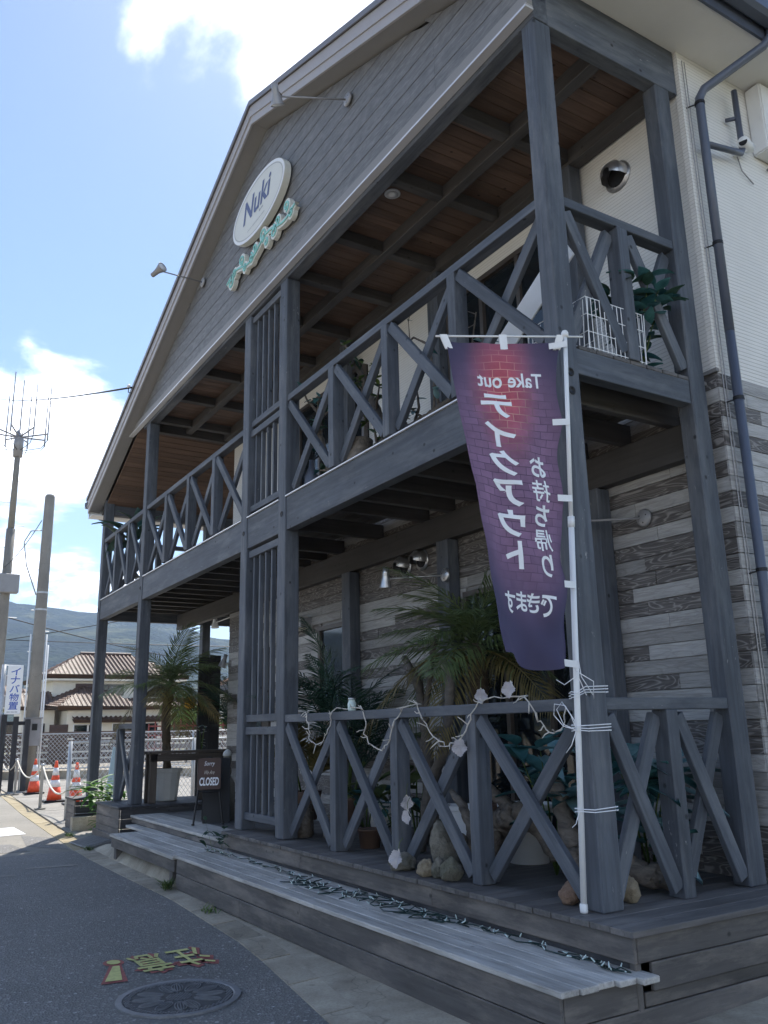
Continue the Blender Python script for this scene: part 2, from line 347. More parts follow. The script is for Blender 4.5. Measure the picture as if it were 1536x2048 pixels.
def concrete(name, a, b, sc=1.2, crack=True):
    t = NT(name); c = t.obj((1, 1, 1), True); big = t.noise(c, sc, 6, 0.62); f = t.noise(c, 60, 3, 0.6)
    col = t.ramp(big, [(0.3, a), (0.7, b)])
    col = t.mix(t.n('MapRange', {0: f, 1: 0.45, 2: 0.8, 3: 0.0, 4: 0.35}).outputs[0], col, tuple(x * 0.55 for x in a))
    if crack:
        cr = t.n('TexVoronoi', {'Vector': t.n('VectorMath', {0: c, 1: t.n('TexNoise', {'Vector': c, 'Scale': 3.0}).outputs[1]}, operation='ADD').outputs[0], 'Scale': 0.7}, feature='DISTANCE_TO_EDGE').outputs[0]
        col = t.mix(t.n('MapRange', {0: cr, 1: 0.0, 2: 0.008, 3: 0.4, 4: 0.0}).outputs[0], col, tuple(x * 0.25 for x in a))
    t.p(Base_Color=t.vary(col, 0.15), Roughness=0.9); t.bump(t.math('ADD', big, f), 0.004, 0.5); return t.m
M['conc'] = concrete('stained_concrete', (0.19, 0.162, 0.122), (0.46, 0.41, 0.325), 2.2)
M['conc_pale'] = concrete('pale_paving_concrete', (0.20, 0.188, 0.168), (0.31, 0.29, 0.255), 0.9)
M['lit_road'] = concrete('sunlit_tone_road', (0.17, 0.158, 0.136), (0.26, 0.242, 0.208), 0.5)  # paler road colour carries the sunlight past the building's shadow edge
M['conc_yellow'] = concrete('yellow_beige_gutter', (0.26, 0.21, 0.12), (0.38, 0.32, 0.21), 1.0, False)  # yellow-beige tone for the far stretch of gutter
# ------------------------------------------------------------------ ground
G = -0.5
def sheet(name, pts, z, mat):
    return struct(shell(name, [(x, y, z) for x, y in pts], [tuple(range(len(pts)))], mat))
def strip(name, near, far, z0, z1, mat, parent=None):
    n = len(near); vs = [(x, y, z0) for x, y in near] + [(x, y, z1) for x, y in far]
    return shell(name, vs, [(i, i+1, n+i+1, n+i) for i in range(n-1)], mat, parent)
M['earth'] = plain('dry_earth_and_grass', (0.10, 0.10, 0.055), 0.95, var=0.4, scale=0.05)
g_ = struct(shell('ground', [(-7000, -7000, -0.62), (7000, -7000, -0.62), (7000, 7000, -0.62), (-7000, 7000, -0.62)], [(0, 1, 2, 3)], M['earth']))
EDGE = [(14, -2.2), (4, -1.62), (0.6, -1.33), (-0.84, -1.15), (-2.53, -0.89), (-4.53, -0.78), (-6.14, -0.79), (-7.52, -0.79), (-8.6, -0.76)]
EDGE2 = [(-8.6, -0.76), (-10.4, -0.68), (-14.85, -0.44), (-20.7, -0.02), (-34, 0.9), (-60, 2.7)]
rd = sheet('road', EDGE + [(-8.6, -5.6), (14, -5.6)], G, M['asphalt'])
sheet('bounce_ground', [(40, -5.6), (-60, -5.6), (-60, -60), (40, -60)], G, M['conc'])  # unseen concrete ground, added to bounce sunlight onto the shaded facade
rd2 = sheet('sunlit_road', EDGE2 + [(-60, -5.6), (-8.6, -5.6)], G, M['lit_road'])  # road stretch beyond the shadow edge, sunlight put into its colour
# dark asphalt-coloured patches and white line on the pale stretch
for nm, pts, mt in (('asphalt_patch', [(-8.75, -0.80), (-10.3, -0.74), (-10.9, -1.05), (-9.5, -1.2)], M['asphalt']),
                    ('asphalt_patch', [(-9.9, -1.35), (-8.95, -1.25), (-9.05, -2.6), (-10.1, -2.8)], M['asphalt']),
                    ('road_marking', [(-11.1, -0.95), (-12.3, -0.95), (-12.0, -2.6), (-10.8, -2.6)], M['white'])):
    sheet(nm, pts, G + 0.004, mt)
for pts in ([(-7.25, -1.0), (-7.35, -1.0), (-7.45, -1.55), (-7.35, -1.55)], [(-6.9, -1.72), (-7.02, -1.72), (-7.06, -1.9), (-6.95, -1.9)]):
    sheet('road_marking', pts, G + 0.004, M['conc_pale'])
# gutter strip cut into kerb stones + sloping apron up to the timber steps
kerb = struct(shell('gutter', [(-60, 2.4, G-.03), (-60, 2.9, G-.03), (-8.6, -0.3, G-.03), (-8.6, -0.8, G-.03)], [(0, 1, 2, 3)], M['conc']))
def lerp_path(P, s):
    acc = 0
    for a, b in zip(P, P[1:]):
        l = math.hypot(b[0]-a[0], b[1]-a[1])
        if s <= acc + l: t = (s-acc)/l; return (a[0]+(b[0]-a[0])*t, a[1]+(b[1]-a[1])*t)
        acc += l
    return P[-1]
def plen(P): return sum(math.hypot(b[0]-a[0], b[1]-a[1]) for a, b in zip(P, P[1:]))
for P, wd, mt, L in ((EDGE, 0.20, M['conc'], 0.6), (EDGE2[:4], 0.22, M['conc_yellow'], 1.0)):
    s = 0; T = plen(P)
    while s < T - 0.05:
        a = lerp_path(P, s + 0.006); b = lerp_path(P, min(s + L - 0.006, T)); h = random.uniform(0.0, 0.006)
        m = MB(); m.add([(a[0], a[1], G-.05), (b[0], b[1], G-.05), (b[0], b[1]+wd, G-.05), (a[0], a[1]+wd, G-.05), (a[0], a[1], G+.004+h), (b[0], b[1], G+.004+h), (b[0], b[1]+wd, G+.012+h), (a[0], a[1]+wd, G+.012+h)],
                        [(0,3,2,1),(4,5,6,7),(0,1,5,4),(1,2,6,5),(2,3,7,6),(3,0,4,7)])
        m.build('kerb_stone', mt, kerb); s += L
ap_near = [(x, y + 0.2) for x, y in EDGE]; 
struct(strip('concrete_apron', ap_near, [(14, 0.9), (4, 0.9), (0.6, 0.9), (-0.84, 0.9), (-2.53, 0.9), (-4.53, 0.9), (-6.14, 0.9), (-7.52, 0.9), (-8.6, 0.9)], G + 0.008, G + 0.06, M['conc']))
struct(shell('concrete_apron', [(-5.03, -0.585, G + .012), (-6.1, -0.59, G + .012), (-7.5, -0.59, G + .012), (-8.5, -0.56, G + .012), (-5.03, -0.53, -0.37), (-6.1, -0.53, -0.375), (-7.5, -0.5, -0.385), (-8.5, -0.4, -0.44), (-5.03, 0.3, -0.36), (-6.1, 0.3, -0.36), (-7.5, 0.3, -0.37), (-8.5, 0.3, -0.43)],
      [(0, 1, 5, 4), (1, 2, 6, 5), (2, 3, 7, 6), (4, 5, 9, 8), (5, 6, 10, 9), (6, 7, 11, 10)], M['conc'], None, None, True))
# parking area in the sun: slabs with open joints
park = struct(shell('parking_ground', [(-60, 2.9, G-.04), (-8.6, -0.55, G-.04), (-8.6, 30, G-.04), (-60, 30, G-.04)], [(0, 1, 2, 3)], M['conc']))
for i in range(14):
    for j in range(4):
        x1 = -9.4 - i * 1.45; x0 = x1 - 1.43; yb = lerp_path(EDGE2, plen(EDGE2) * 0)[1]
        ya = -0.76 + (-8.6 - x1) * 0.062 + 0.24 + j * 1.5; yb = ya + 1.48
        k = random.uniform(-.004, .004)
        MB().add([(x0, ya + 0.09, G-.05), (x1, ya, G-.05), (x1, yb, G-.05), (x0, yb + .09, G-.05), (x0, ya + 0.09, G+k), (x1, ya, G+k), (x1, yb, G+k+.002), (x0, yb+.09, G+k+.002)],
                 [(0,3,2,1),(4,5,6,7),(0,1,5,4),(1,2,6,5),(2,3,7,6),(3,0,4,7)]).build('paving_slab', M['conc_pale'], park)
# ------------------------------------------------------------------ the restaurant building
B = thing('restaurant_building', 'two-storey gabled restaurant with slate grey timber verandas and wood-look siding', 'building', (0, 0, 0))
PO = M['post']
AX, AZ, SL, SR = -4.47, 8.12, 0.408, 0.378
def zr(x): return AZ - (SL * (AX - x) if x < AX else SR * (x - AX))
DROP = 0.30
XL = -11.87; XR = 0.46
# walls
def slabz(name, X, Y, Z, mat, parent): return MB().box(X[0], X[1], Y[0], Y[1], Z[0], Z[1]).build(name, mat, parent)
slabz('upper_wall', (-9.06, 0.02), (1.47, 1.62), (3.3, 6.0), M['beige'], B)
slabz('upper_wall', (-0.13, 0.02), (1.6205, 9.0), (3.3, 6.0), M['beige'], B)
slabz('upper_wall', (-9.06, -8.91), (1.6205, 9.0), (3.3, 6.3), M['beige'], B)
slabz('corner_trim', (-0.02, 0.03), (1.46, 1.51), (3.32, 5.95), M['beige'], B)
lw = slabz('lower_wall', (-9.06, 0.02), (1.475, 1.62), (-0.45, 3.298), M['sid_mid'], B)
lw2 = slabz('lower_wall', (-0.13, 0.015), (1.6205, 9.0), (-0.45, 3.298), M['sid_mid'], B)
slabz('lower_wall', (-9.06, -8.91), (1.6205, 9.0), (-0.45, 3.298), M['sid_mid'], B)
OPEN = [(-2.95, -1.22, -1, 2.2), (-5.95, -5.2, 1.0, 2.2), (-8.5, -7.45, -1, 2.1)]
def cuts(x0, x1, z0, z1):
    segs = [(x0, x1)]
    for a, b, c, d in OPEN:
        if z1 <= c or z0 >= d: continue
        out = []
        for s in segs:
            if s[1] <= a or s[0] >= b: out.append(s); continue
            if s[0] < a: out.append((s[0], a))
            if s[1] > b: out.append((b, s[1]))
        segs = out
    return segs
RH = 0.1065
rs = random.Random(3)
def boards(x0, x1, dark_ok):
    L = []; x = x0
    while x < x1 - 0.05:
        l = rs.choice((0.70, 0.92, 1.38, 1.82)); L.append((x, min(x + l, x1))); x += l
    return L
for r in range(31):
    z0 = 0.0 + r * RH; z1 = z0 + RH - 0.0045
    pat = r % 4
    for (a, b) in boards(-9.06 - rs.uniform(0, .8), 0.02, True):
        a = max(a, -9.06)
        if b - a < 0.04: continue
        q = rs.random()
        mt = M['sid_dark'] if q < (0.55, 0.2, 0.62, 0.25)[pat] else (M['sid_light'] if q < 0.85 else M['sid_mid'])
        for c, d in cuts(a, b, z0, z1):
            if d - c > 0.03: abox('siding_board', (c + .001, d - .001), (1.452 + rs.uniform(0, .007), 1.4745), (z0, z1), mt, lw, 0.0015)
    for (a, b) in [(1.455, 1.95 + rs.uniform(-.4, .3)), (2.3, 3.2), (3.2, 4.1), (4.1, 5.4)]:
        if a == 2.3: a = pb
        pb = b; q = rs.random(); mt = M['sid_dark'] if q < (0.25, 0.08, 0.28, 0.1)[pat] else (M['sid_light'] if q < 0.85 else M['sid_mid'])  # fewer dark boards here: the side wall's brighter light put into board colours
        abox('siding_board', (0.0155, 0.033), (a + .001, b - .001), (z0, z1), mt, lw2, 0.0015)
slabz('base_trim', (-9.07, 0.04), (1.44, 1.47), (3.302, 3.33), M['sid_mid'], B)
# doors and windows
def window(name, x0, x1, z0, z1, y, n, tr=None):
    w_ = slabz(name, (x0, x1), (y + .03, y + .06), (z0, z1), M['dark'], B)
    f = 0.05
    for a, b, c, d in ((x0, x1, z1 - f, z1), (x0, x1, z0, z0 + f)): slabz('frame', (a, b), (y - .03, y + .0299), (c, d), M['frame'], w_)
    for i in range(n + 1):
        xc = x0 + f/2 + (x1 - x0 - f) * i / n
        slabz('frame', (xc - f/2, xc + f/2), (y - .025, y + .0295), (z0 + f + .0005, z1 - f - .0005), M['frame'], w_)
        if i < n:
            xn = x0 + f/2 + (x1 - x0 - f) * (i + 1) / n
            slabz('pane', (xc + f/2 + .0005, xn - f/2 - .0005), (y + .005 + .01 * (i % 2), y + .011 + .01 * (i % 2)), (z0 + f + .001, z1 - f - .001), M['glass'], w_)
    return w_
window('sliding_door', -2.92, -1.24, 0.012, 2.18, 1.42, 3)
window('window', -5.93, -5.22, 1.02, 2.18, 1.42, 1)
window('sliding_door', -3.0, -1.3, 3.24, 5.25, 1.42, 3)
window('sliding_door', -6.5, -4.72, 3.24, 5.25, 1.42, 3)
dr = slabz('entrance_door', (-8.48, -7.47), (1.43, 1.4695), (-0.1, 2.08), M['table'], B)
slabz('pane', (-8.25, -7.7), (1.42, 1.4295), (0.9, 1.85), M['glass'], dr)
# veranda posts
ZT = 5.6
posts = [(-0.125, 0, 0, 0.155, 0, ZT), (-4.065, -3.9, 0, 0.155, 0, ZT), (-5.045, -4.88, 0, 0.155, 0, ZT), (-9.015, -8.85, 0, 0.155, 0, ZT), (-11.56, -11.4, 0, 0.155, -0.03, 4.98),
         (-0.125, 0, 1.2, 1.355, 0, ZT), (-11.56, -11.4, 1.85, 2.0, -0.5, 4.9), (-11.56, -11.4, 3.9, 4.05, -0.5, 4.9)]
for x0, x1, y0, y1, z0, z1 in posts:
    p = abox('post', (x0, x1), (y0, y1), (z0 + .001, z1), PO, B, 0.008)
    if y0 == 0:
        for zb in (3.02, 2.9) if x0 > -1 else (3.03,):
            (MB().lathe([(0.028, 0), (0.028, 0.004), (0.018, 0.004), (0.018, 0.001)], 14)).build('bolt_plug', M['iron'], p, Matrix.Translation(((x1, y0 + .08, zb)) if x0 > -1 else ((x0+x1)/2, y0, zb)) @ (Matrix.Rotation(RAD(90), 4, 'Y') if x0 > -1 else Matrix.Rotation(RAD(90), 4, 'X')), True)
for z0, z1 in ((0.001, 2.72), (3.236, 5.62)):
    for x0, x1 in ((-1.2, -1.045), (-3.22, -3.03), (-5.16, -4.97)):
        abox('wall_post', (x0, x1), (1.315, 1.452), (z0, z1), PO, B, 0.006)
# balcony: beams, joists, floor planks
FX = [(-3.9, -0.125), (-4.88, -4.065), (-8.85, -5.045), (-11.4, -9.015)]
for a, b in FX:
    abox('beam', (a + .001, b - .001), (0.012, 0.115), (2.85, 3.188), PO, B)
    abox('edge_trim', (a + .001, b - .001), (-0.004, 0.03), (3.1885, 3.2), M['trim'], B, 0.001)
abox('beam', (-0.10, -0.012), (0.156, 1.199), (3.03, 3.199), PO, B)
abox('beam', (-11.52, -11.42), (0.156, 1.849), (2.85, 3.18), PO, B)
abox('beam', (-11.52, -11.42), (2.001, 3.899), (2.85, 3.18), PO, B)
abox('ledger_beam', (-11.4, -0.13), (1.36, 1.454), (2.73, 2.99), M['beam'], B)
abox('ledger_beam', (-11.4, -9.07), (3.9, 4.0), (2.85, 3.16), M['beam'], B)
x = -0.35
while x > -11.3:
    if not any(a - .1 < x < b + .1 for a, b in ((-4.065, -3.9), (-5.045, -4.88))):
        abox('joist', (x - .03, x + .03), (0.116, 1.455 if x > -9 else 3.895), (3.0, 3.165), M['beam'], B)
    x -= 0.455
bf = abox('balcony_floor', (-11.5, -0.115), (0.033, 0.17), (3.2005, 3.23), M['deck'], B)
for k in range(1, 9):
    y0 = 0.033 + k * 0.152
    for a, b in ((-3.7, -0.015), (-7.6, -3.702), (-11.5, -7.602)):
        abox('floor_plank', (a, b), (y0 + .003, y0 + .149), (3.2005, 3.23), M['deck'], bf)
for k in range(16):
    y0 = 1.46 + k * 0.152
    abox('floor_plank', (-11.5, -9.07), (y0 + .003, y0 + .149), (3.2005, 3.23), M['deck'], bf)
# railings: top rail with uprights and crossed braces
def railing(p0, p1, n, zf, zt, brace_side=1):
    p0 = V((*p0, 0)); p1 = V((*p1, 0)); d = (p1 - p0).normalized(); nrm = V((d.y, -d.x, 0)) * brace_side
    L = (p1 - p0).length; h = 0.068; uw = 0.095
    r = bar('railing', p0 + V((0, 0, zt - h/2)), p1 + V((0, 0, zt - h/2)), 0.10, h, PO, B)
    for i in range(1, n):
        q = p0 + d * (L * i / n)
        bar('baluster', q + V((0, 0, zf + .001)), q + V((0, 0, zt - h - .0005)), uw, 0.115, PO, r, up=nrm)
    for i in range(n):
        a = p0 + d * (L * i / n + (uw/2 if i else 0) + .02); b = p0 + d * (L * (i+1) / n - (uw/2 if i < n-1 else 0) - .02)
        zb, zu = zf + 0.02, zt - h - 0.03; bw = 0.088; bt = 0.042
        s1, s2 = (0.024, -0.022)
        up = V((0, 0, 1))
        bar('cross_brace', a + nrm * s2 + V((0, 0, zb + .03)), b + nrm * s2 + V((0, 0, zu)), bt, bw, PO, r, up=up)
        bar('cross_brace', a + nrm * s1 + V((0, 0, zu)), b + nrm * s1 + V((0, 0, zb + .03)), bt, bw, PO, r, up=up)
    return r
railing((-3.9, 0.065), (-0.125, 0.065), 4, 0.0, 1.09)
railing((-0.06, 0.155), (-0.06, 1.2), 2, 0.0, 1.09)
railing((-3.9, 0.065), (-0.125, 0.065), 4, 3.23, 4.27)
railing((-0.06, 0.155), (-0.06, 1.2), 2, 3.23, 4.27)
railing((-8.85, 0.065), (-5.045, 0.065), 4, 3.23, 4.27)
railing((-11.4, 0.065), (-9.015, 0.065), 3, 3.23, 4.27)
railing((-11.48, 0.156), (-11.48, 1.849), 2, 3.23, 4.27)
railing((-11.48, 2.001), (-11.48, 3.899), 2, 3.23, 4.27)
railing((-9.78, 0.065), (-9.016, 0.065), 1, 0.0, 1.09)
abox('rail_end_post', (-9.87, -9.782), (0.01, 0.12), (0.001, 1.02), PO, B)
# lattice screens between the paired posts
def lattice(z0, z1):
    r = abox('lattice_screen', (-4.879, -4.066), (0.03, 0.115), (z1 - .075, z1), PO, B)
    abox('bottom_rail', (-4.879, -4.066), (0.035, 0.11), (z0, z0 + .07), PO, r)
    for k in range(5):
        xc = -4.78 + k * 0.152
        abox('slat', (xc - .018, xc + .018), (0.05, 0.095), (z0 + .0705, z1 - .0755), PO, r, 0.002)
lattice(0.10, 0.99); lattice(1.04, 2.82); lattice(3.25, 4.19); lattice(4.235, 5.58)
# roof-level beams, ceilings
abox('top_beam', (-9.2, 0.004), (0.002, 0.13), (5.6012, 5.775), PO, B)
abox('top_side_beam', (-0.11, -0.0), (0.132, 1.454), (5.6012, 5.995), PO, B)
abox('top_beam', (-9.2, -0.112), (0.68, 0.78), (5.64, 5.775), M['beam'], B)
abox('top_beam', (-9.2, -0.112), (1.33, 1.454), (5.621, 5.775), M['beam'], B)
for xc in (-1.1, -2.05, -3.1, -3.98, -4.96, -5.9, -6.9, -7.9, -8.93):
    for a, b in ((0.131, 0.679), (0.781, 1.329)): abox('cross_beam', (xc - .05, xc + .05), (a, b), (5.655, 5.775), M['beam'], B)
cl = abox('ceiling', (-9.2, -0.111), (0.10, 1.46), (5.8, 5.81), M['ceil'], B, 0)
k = 0
while -0.115 - k * .118 > -9.1:
    x1 = -0.115 - k * .118; abox('ceiling_board', (x1 - .115, x1), (0.10, 1.46), (5.776, 5.7995), M['ceil'], cl, 0.003); k += 1
# sloped ceiling under the catslide on the far end
def slopez(x): return zr(x) - DROP - 0.06
nb = 22
for k in range(nb):
    xa = -9.22 - k * 0.118; xb = xa - 0.115
    bar('ceiling_board', ((xa+xb)/2, 0.02, slopez((xa+xb)/2)), ((xa+xb)/2, 4.3, slopez((xa+xb)/2)), 0.122, 0.02, M['ceil'], cl, up=(-SL, 0, 1))
abox('eave_beam', (-11.54, -11.42), (0.156, 1.849), (4.72, 4.9), PO, B)
abox('eave_beam', (-11.54, -11.42), (2.001, 3.899), (4.72, 4.9), PO, B)
abox('eave_beam', (-9.3, -9.2), (0.131, 1.40), (5.6, 5.77), M['beam'], B)
# gable wall: lapped boards cut to the rake, cornice and drip trim below
def xl(z): return AX - (AZ - DROP - .02 - z) / SL
def xr(z): return min(0.0, AX + (AZ - DROP - .02 - z) / SR)
gw = MB().prism([(xl(5.78), 5.78), (0.0, 5.78), (0.0, zr(0) - DROP - .03), (AX, AZ - DROP - .03)], -0.012, 0.0, lambda a, b, d: (a, d, b)).build('gable_wall', M['gable'], B)
z = 5.785; BH = 0.172
while z < AZ - DROP - .1:
    z1 = min(z + BH - .0022, AZ - DROP - .03)
    for a, b in ((-20, -7.152), (-7.15, -4.122), (-4.12, -1.102), (-1.10, 20)):
        pa, pb_ = max(a, xl(z)), min(b, xr(z)); qa, qb = max(a, xl(z1)), min(b, xr(z1))
        if pb_ - pa < .05: continue
        if qb < qa: qa = qb = (qa + qb) / 2
        L_ = Matrix.Translation((0, 0, z))
        MB().add([(pa, -.0285, 0), (pb_, -.0285, 0), (pb_, -.0125, 0), (pa, -.0125, 0), (qa, -.025, z1-z), (qb, -.025, z1-z), (qb, -.0125, z1-z), (qa, -.0125, z1-z)],
                 [(0,3,2,1),(4,5,6,7),(0,1,5,4),(1,2,6,5),(2,3,7,6),(3,0,4,7)]).build('cladding_board', M['gable'], gw, L_)
    z += BH
slabz('cornice', (xl(5.68) - .05, 0.006), (-.05, -.001), (5.685, 5.784), M['grey_soffit'], B)
slabz('cornice', (xl(5.68) - .05, 0.008), (-.062, -.0005), (5.664, 5.6845), M['barge'], B)
slabz('drip_trim', (xl(5.66) - .08, 0.012), (-.072, -.0003), (5.648, 5.6635), M['trim'], B)
# roof slabs, barge boards, rake soffits, right-hand eave soffit, gutters
def rakepoly(xa, xb, up, dn): return [(xa, zr(xa) - dn), (xb, zr(xb) - dn), (xb, zr(xb) - up), (xa, zr(xa) - up)]
for xa, xb in ((XL, AX), (AX, XR)):
    e = 0.0006
    MB().prism(rakepoly(xa, xb, 0.0, 0.055), -0.235, 9.4, lambda a, b, d: (a, d, b)).build('roof', M['roof'], B)
    MB().prism(rakepoly(xa, xb, -0.004, 0.06), -0.25, -0.2355, lambda a, b, d: (a, d, b)).build('roof_edge', M['barge_cap'], B)
    MB().prism(rakepoly(xa + .02 * (xa < -10), xb - .02 * (xb > 0), 0.0605, 0.20), -0.225, -0.19, lambda a, b, d: (a, d, b)).build('barge_board', M['barge'], B)
    MB().prism(rakepoly(xa + .02 * (xa < -10), xb - .02 * (xb > 0), 0.2005, DROP), -0.212, -0.19, lambda a, b, d: (a, d, b)).build('barge_board', M['barge'], B)
    MB().prism(rakepoly(xa + .06 * (xa < -10), xb - .06 * (xb > 0), 0.24, DROP - .012), -0.1895, 0.0, lambda a, b, d: (a, d, b)).build('rake_soffit', M['grey_soffit'], B)
slabz('eave_soffit', (-0.11, XR - .02), (-.19, 9.3), (5.9965, 6.012), M['soffit'], B)
slabz('eave_fascia', (XR - .0195, XR), (-.19, 9.3), (5.97, 6.22), M['pipe'], B)
gt = MB().prism([(0.0, 0.0), (0.0, -.09), (.03, -.12), (.10, -.12), (.13, -.09), (.13, 0.0), (.12, 0.0), (.115, -.08), (.09, -.105), (.04, -.105), (.012, -.08), (.012, 0.0)], -.24, 9.3, lambda a, b, d: (XR + .001 + a, d, 6.17 + b)).build('gutter_channel', M['pipe'], B)
MB().prism([(0.0, 0.0), (0.0, -.09), (-.03, -.12), (-.10, -.12), (-.13, -.09), (-.13, 0.0), (-.12, 0.0), (-.115, -.08), (-.09, -.105), (-.04, -.105), (-.012, -.08), (-.012, 0.0)], -.24, 9.3, lambda a, b, d: (XL - .001 + a, d, zr(XL) - .06 + b)).build('gutter_channel', M['pipe'], B)
slabz('eave_soffit', (XL + .02, -11.56), (-.19, 9.3), (4.72, 4.735), M['soffit'], B)
slabz('eave_fascia', (XL, XL + .0195), (-.19, 9.3), (4.72, zr(XL) - .056), M['soffit'], B)
# downpipe on the right-hand wall
dp = MB().tube([(0.50, 1.98, 6.07), (0.49, 1.98, 6.0), (0.44, 1.95, 5.93), (0.13, 1.600, 5.62), (0.10, 1.575, 5.55), (0.10, 1.570, 5.4), (0.10, 1.560, 3.6)], 0.034, 14).tube([(0.10, 1.560, 3.6), (0.10, 1.555, -0.42)], 0.0335, 14).build('downpipe', M['pipe'], B, None, True)
MB().tube([(0.11, 1.590, 5.14), (0.11, 2.0, 5.22), (0.11, 2.02, 5.26), (0.11, 2.02, 5.80)], 0.024, 10).tube([(0.11, 2.02, 5.55), (0.04, 1.96, 5.55)], 0.016, 8).build('overflow_pipe', M['pipe'], dp, None, True)
for zc in (5.5, 4.3, 3.1, 1.9, 0.7):
    MB().lathe([(0.038, -.012), (0.038, .012)], 14, (0.10, 1.560 + (0.01 if zc > 5 else 0), zc)).tube([(0.10, 1.560, zc), (0.03, 1.500, zc - .02)], 0.006, 6).build('pipe_clip', M['iron'], dp)
for yy in (1.495, 1.525):
    MB().tube([(0.045, yy, 5.9), (0.042, yy, 0.0)], 0.004, 5).build('wall_cable', M['lamp_grey'], B)
# ------------------------------------------------------------------ timber deck, steps and platforms
dk = thing('wooden_deck', 'dark weathered timber veranda deck carrying the cross-braced railing', 'deck', (0, 0, 0))
k = 0; x1 = 0.345
while x1 > -4.95:
    wd = 0.140 if k else 0.150
    abox('plank', (x1 - wd + .004, x1), (-0.165 + random.uniform(-.004, .004), 1.453), (-0.03 + random.uniform(-.002, 0), 0.0 - random.uniform(0, .0015)), M['deck'], dk, 0.003); x1 -= wd; k += 1
DX0 = x1 + .004
for a, b in ((-1.35, 0.318), (-3.25, -1.352), (DX0 + .01, -3.252)): abox('fascia_board', (a, b), (-0.143, -0.12), (-0.148, -0.0315), M['fascia'], dk)
abox('fascia_board', (0.30, 0.322), (-0.1195, 1.9), (-0.148, -0.0315), M['fascia'], dk)
abox('fascia_board', (0.302, 0.324), (-0.035, 1.9), (-0.276, -0.152), M['fascia'], dk)
abox('corner_block', (0.26, 0.2995), (-0.119, -0.08), (-0.40, -0.032), M['fascia'], dk)
abox('fascia_board', (DX0 + .005, DX0 + .027), (-0.1195, 1.45), (-0.148, -0.0315), M['fascia'], dk)
abox('fascia_board', (DX0 + .03, 0.25), (-0.11, -0.085), (-0.46, -0.153), M['black_wood'], dk)
abox('plank', (0.205, 0.345), (1.457, 1.9), (-0.03, 0.0), M['deck'], dk, 0.003)
fs_ = thing('wooden_step', 'long bleached timber step with fairy lights along the front of the deck', 'step', (0, 0, 0))
ys = [-0.625, -0.515, -0.405, -0.295, -0.185]
for i, y0 in enumerate(ys):
    cut = random.uniform(-3.2, -1.8); e1 = 0.335 + (0, .012, .0, .03, .07)[i]
    for a, b in ((cut + .002, e1), (-5.02, cut - .002)):
        abox('plank', (a, b), (y0 + .002, y0 + .108), (-0.212, -0.182 - random.uniform(0, .002)), M['step'], fs_, 0.004)
for a, b, z0, z1 in ((-4.98, -2.3, -0.345, -0.214), (-2.297, 0.298, -0.345, -0.214), (-4.98, -3.4, -0.485, -0.350), (-3.397, 0.298, -0.485, -0.350)):
    abox('fascia_board', (a, b), (-0.605, -0.582), (z0, z1), M['fascia'], fs_)
for z0, z1 in ((-0.345, -0.2145), (-0.485, -0.350)): abox('fascia_board', (0.278, 0.30), (-0.581, -0.121 if z0 > -.4 else 1.9), (z0, z1), M['fascia'], fs_)
abox('fascia_board', (0.276, 0.2985), (-0.07, 1.9), (-0.345, -0.282), M['fascia'], fs_)
abox('fascia_board', (-4.98, -4.96), (-0.581, -0.2), (-0.485, -0.2145), M['fascia'], fs_)
ls_ = thing('wooden_step', 'grey timber entrance step raised on short feet above the concrete apron', 'step', (0, 0, 0))
for i in range(4):
    abox('plank', (-7.42 if i < 3 else -8.3, -5.03), (-0.63 + i * .142, -0.63 + i * .142 + .138), (-0.232, -0.20), M['step'], ls_)
abox('fascia_board', (-7.40, -5.03), (-0.61, -0.588), (-0.345, -0.2335), M['fascia'], ls_)
abox('fascia_board', (-7.40, -7.378), (-0.587, -0.10), (-0.345, -0.2335), M['fascia'], ls_)
for xx in (-7.3, -5.2): abox('foot', (xx - .05, xx + .05), (-0.585, -0.49), (-0.478, -0.2335), M['fascia'], ls_)
ep = thing('entry_platform', 'low timber entrance platform between deck and planter end, where the easel stands', 'platform', (0, 0, 0))
for i in range(11):
    abox('plank', (-8.5, DX0 - .006), (-0.095 + i * .142, -0.095 + i * .142 + .138), (-0.13, -0.10), M['step'] if i < 3 else M['deck'], ep)
abox('fascia_board', (-8.5, DX0 - .006), (-0.075, -0.053), (-0.195, -0.1315), M['fascia'], ep)
abox('support', (-8.45, DX0 - .05), (0.2, 0.3), (-0.45, -0.1315), M['black_wood'], ep)
sp_ = thing('side_platform', 'black boarded timber platform under the potted palm and table', 'platform', (0, 0, 0))
for i in range(10):
    abox('plank', (-9.86, -8.56), (-0.24 + i * .172, -0.24 + i * .172 + .168), (-0.032, 0.0), M['black_wood'], sp_)
for j, (z0, z1) in enumerate(((-0.155, -0.034), (-0.28, -0.16), (-0.405, -0.285))):
    abox('side_board', (-8.60, -8.578), (-0.20, 1.4), (z0, z1), M['black_wood'], sp_)
    abox('side_board', (-9.83, -8.601), (-0.222, -0.2005), (z0, z1), M['fascia'], sp_)
abox('side_board', (-9.9, -8.3), (-0.25, -0.223), (-0.475, -0.36), M['fascia'], sp_)
pd = thing('post_plinth', 'black stacked-board plinth under the far veranda post', 'plinth', (0, 0, 0))
for j in range(4):
    z1 = -0.032 - j * .117
    abox('board', (-11.82, -11.22), (-0.24, -0.215), (z1 - .112, z1), M['fascia'], pd); abox('board', (-11.24, -11.215), (-0.2145, 0.2), (z1 - .112, z1 if j != 0 else z1 - .05), M['black_wood'], pd)
abox('cap_board', (-11.85, -11.2), (-0.26, 0.21), (-0.0615, -0.0315), M['black_wood'], pd)
tag(slabz('concrete_block', (-11.15, -11.0), (-0.3, 0.1), (-0.499, -0.3), M['conc'], None), 'low concrete block beside the far post plinth', 'block')
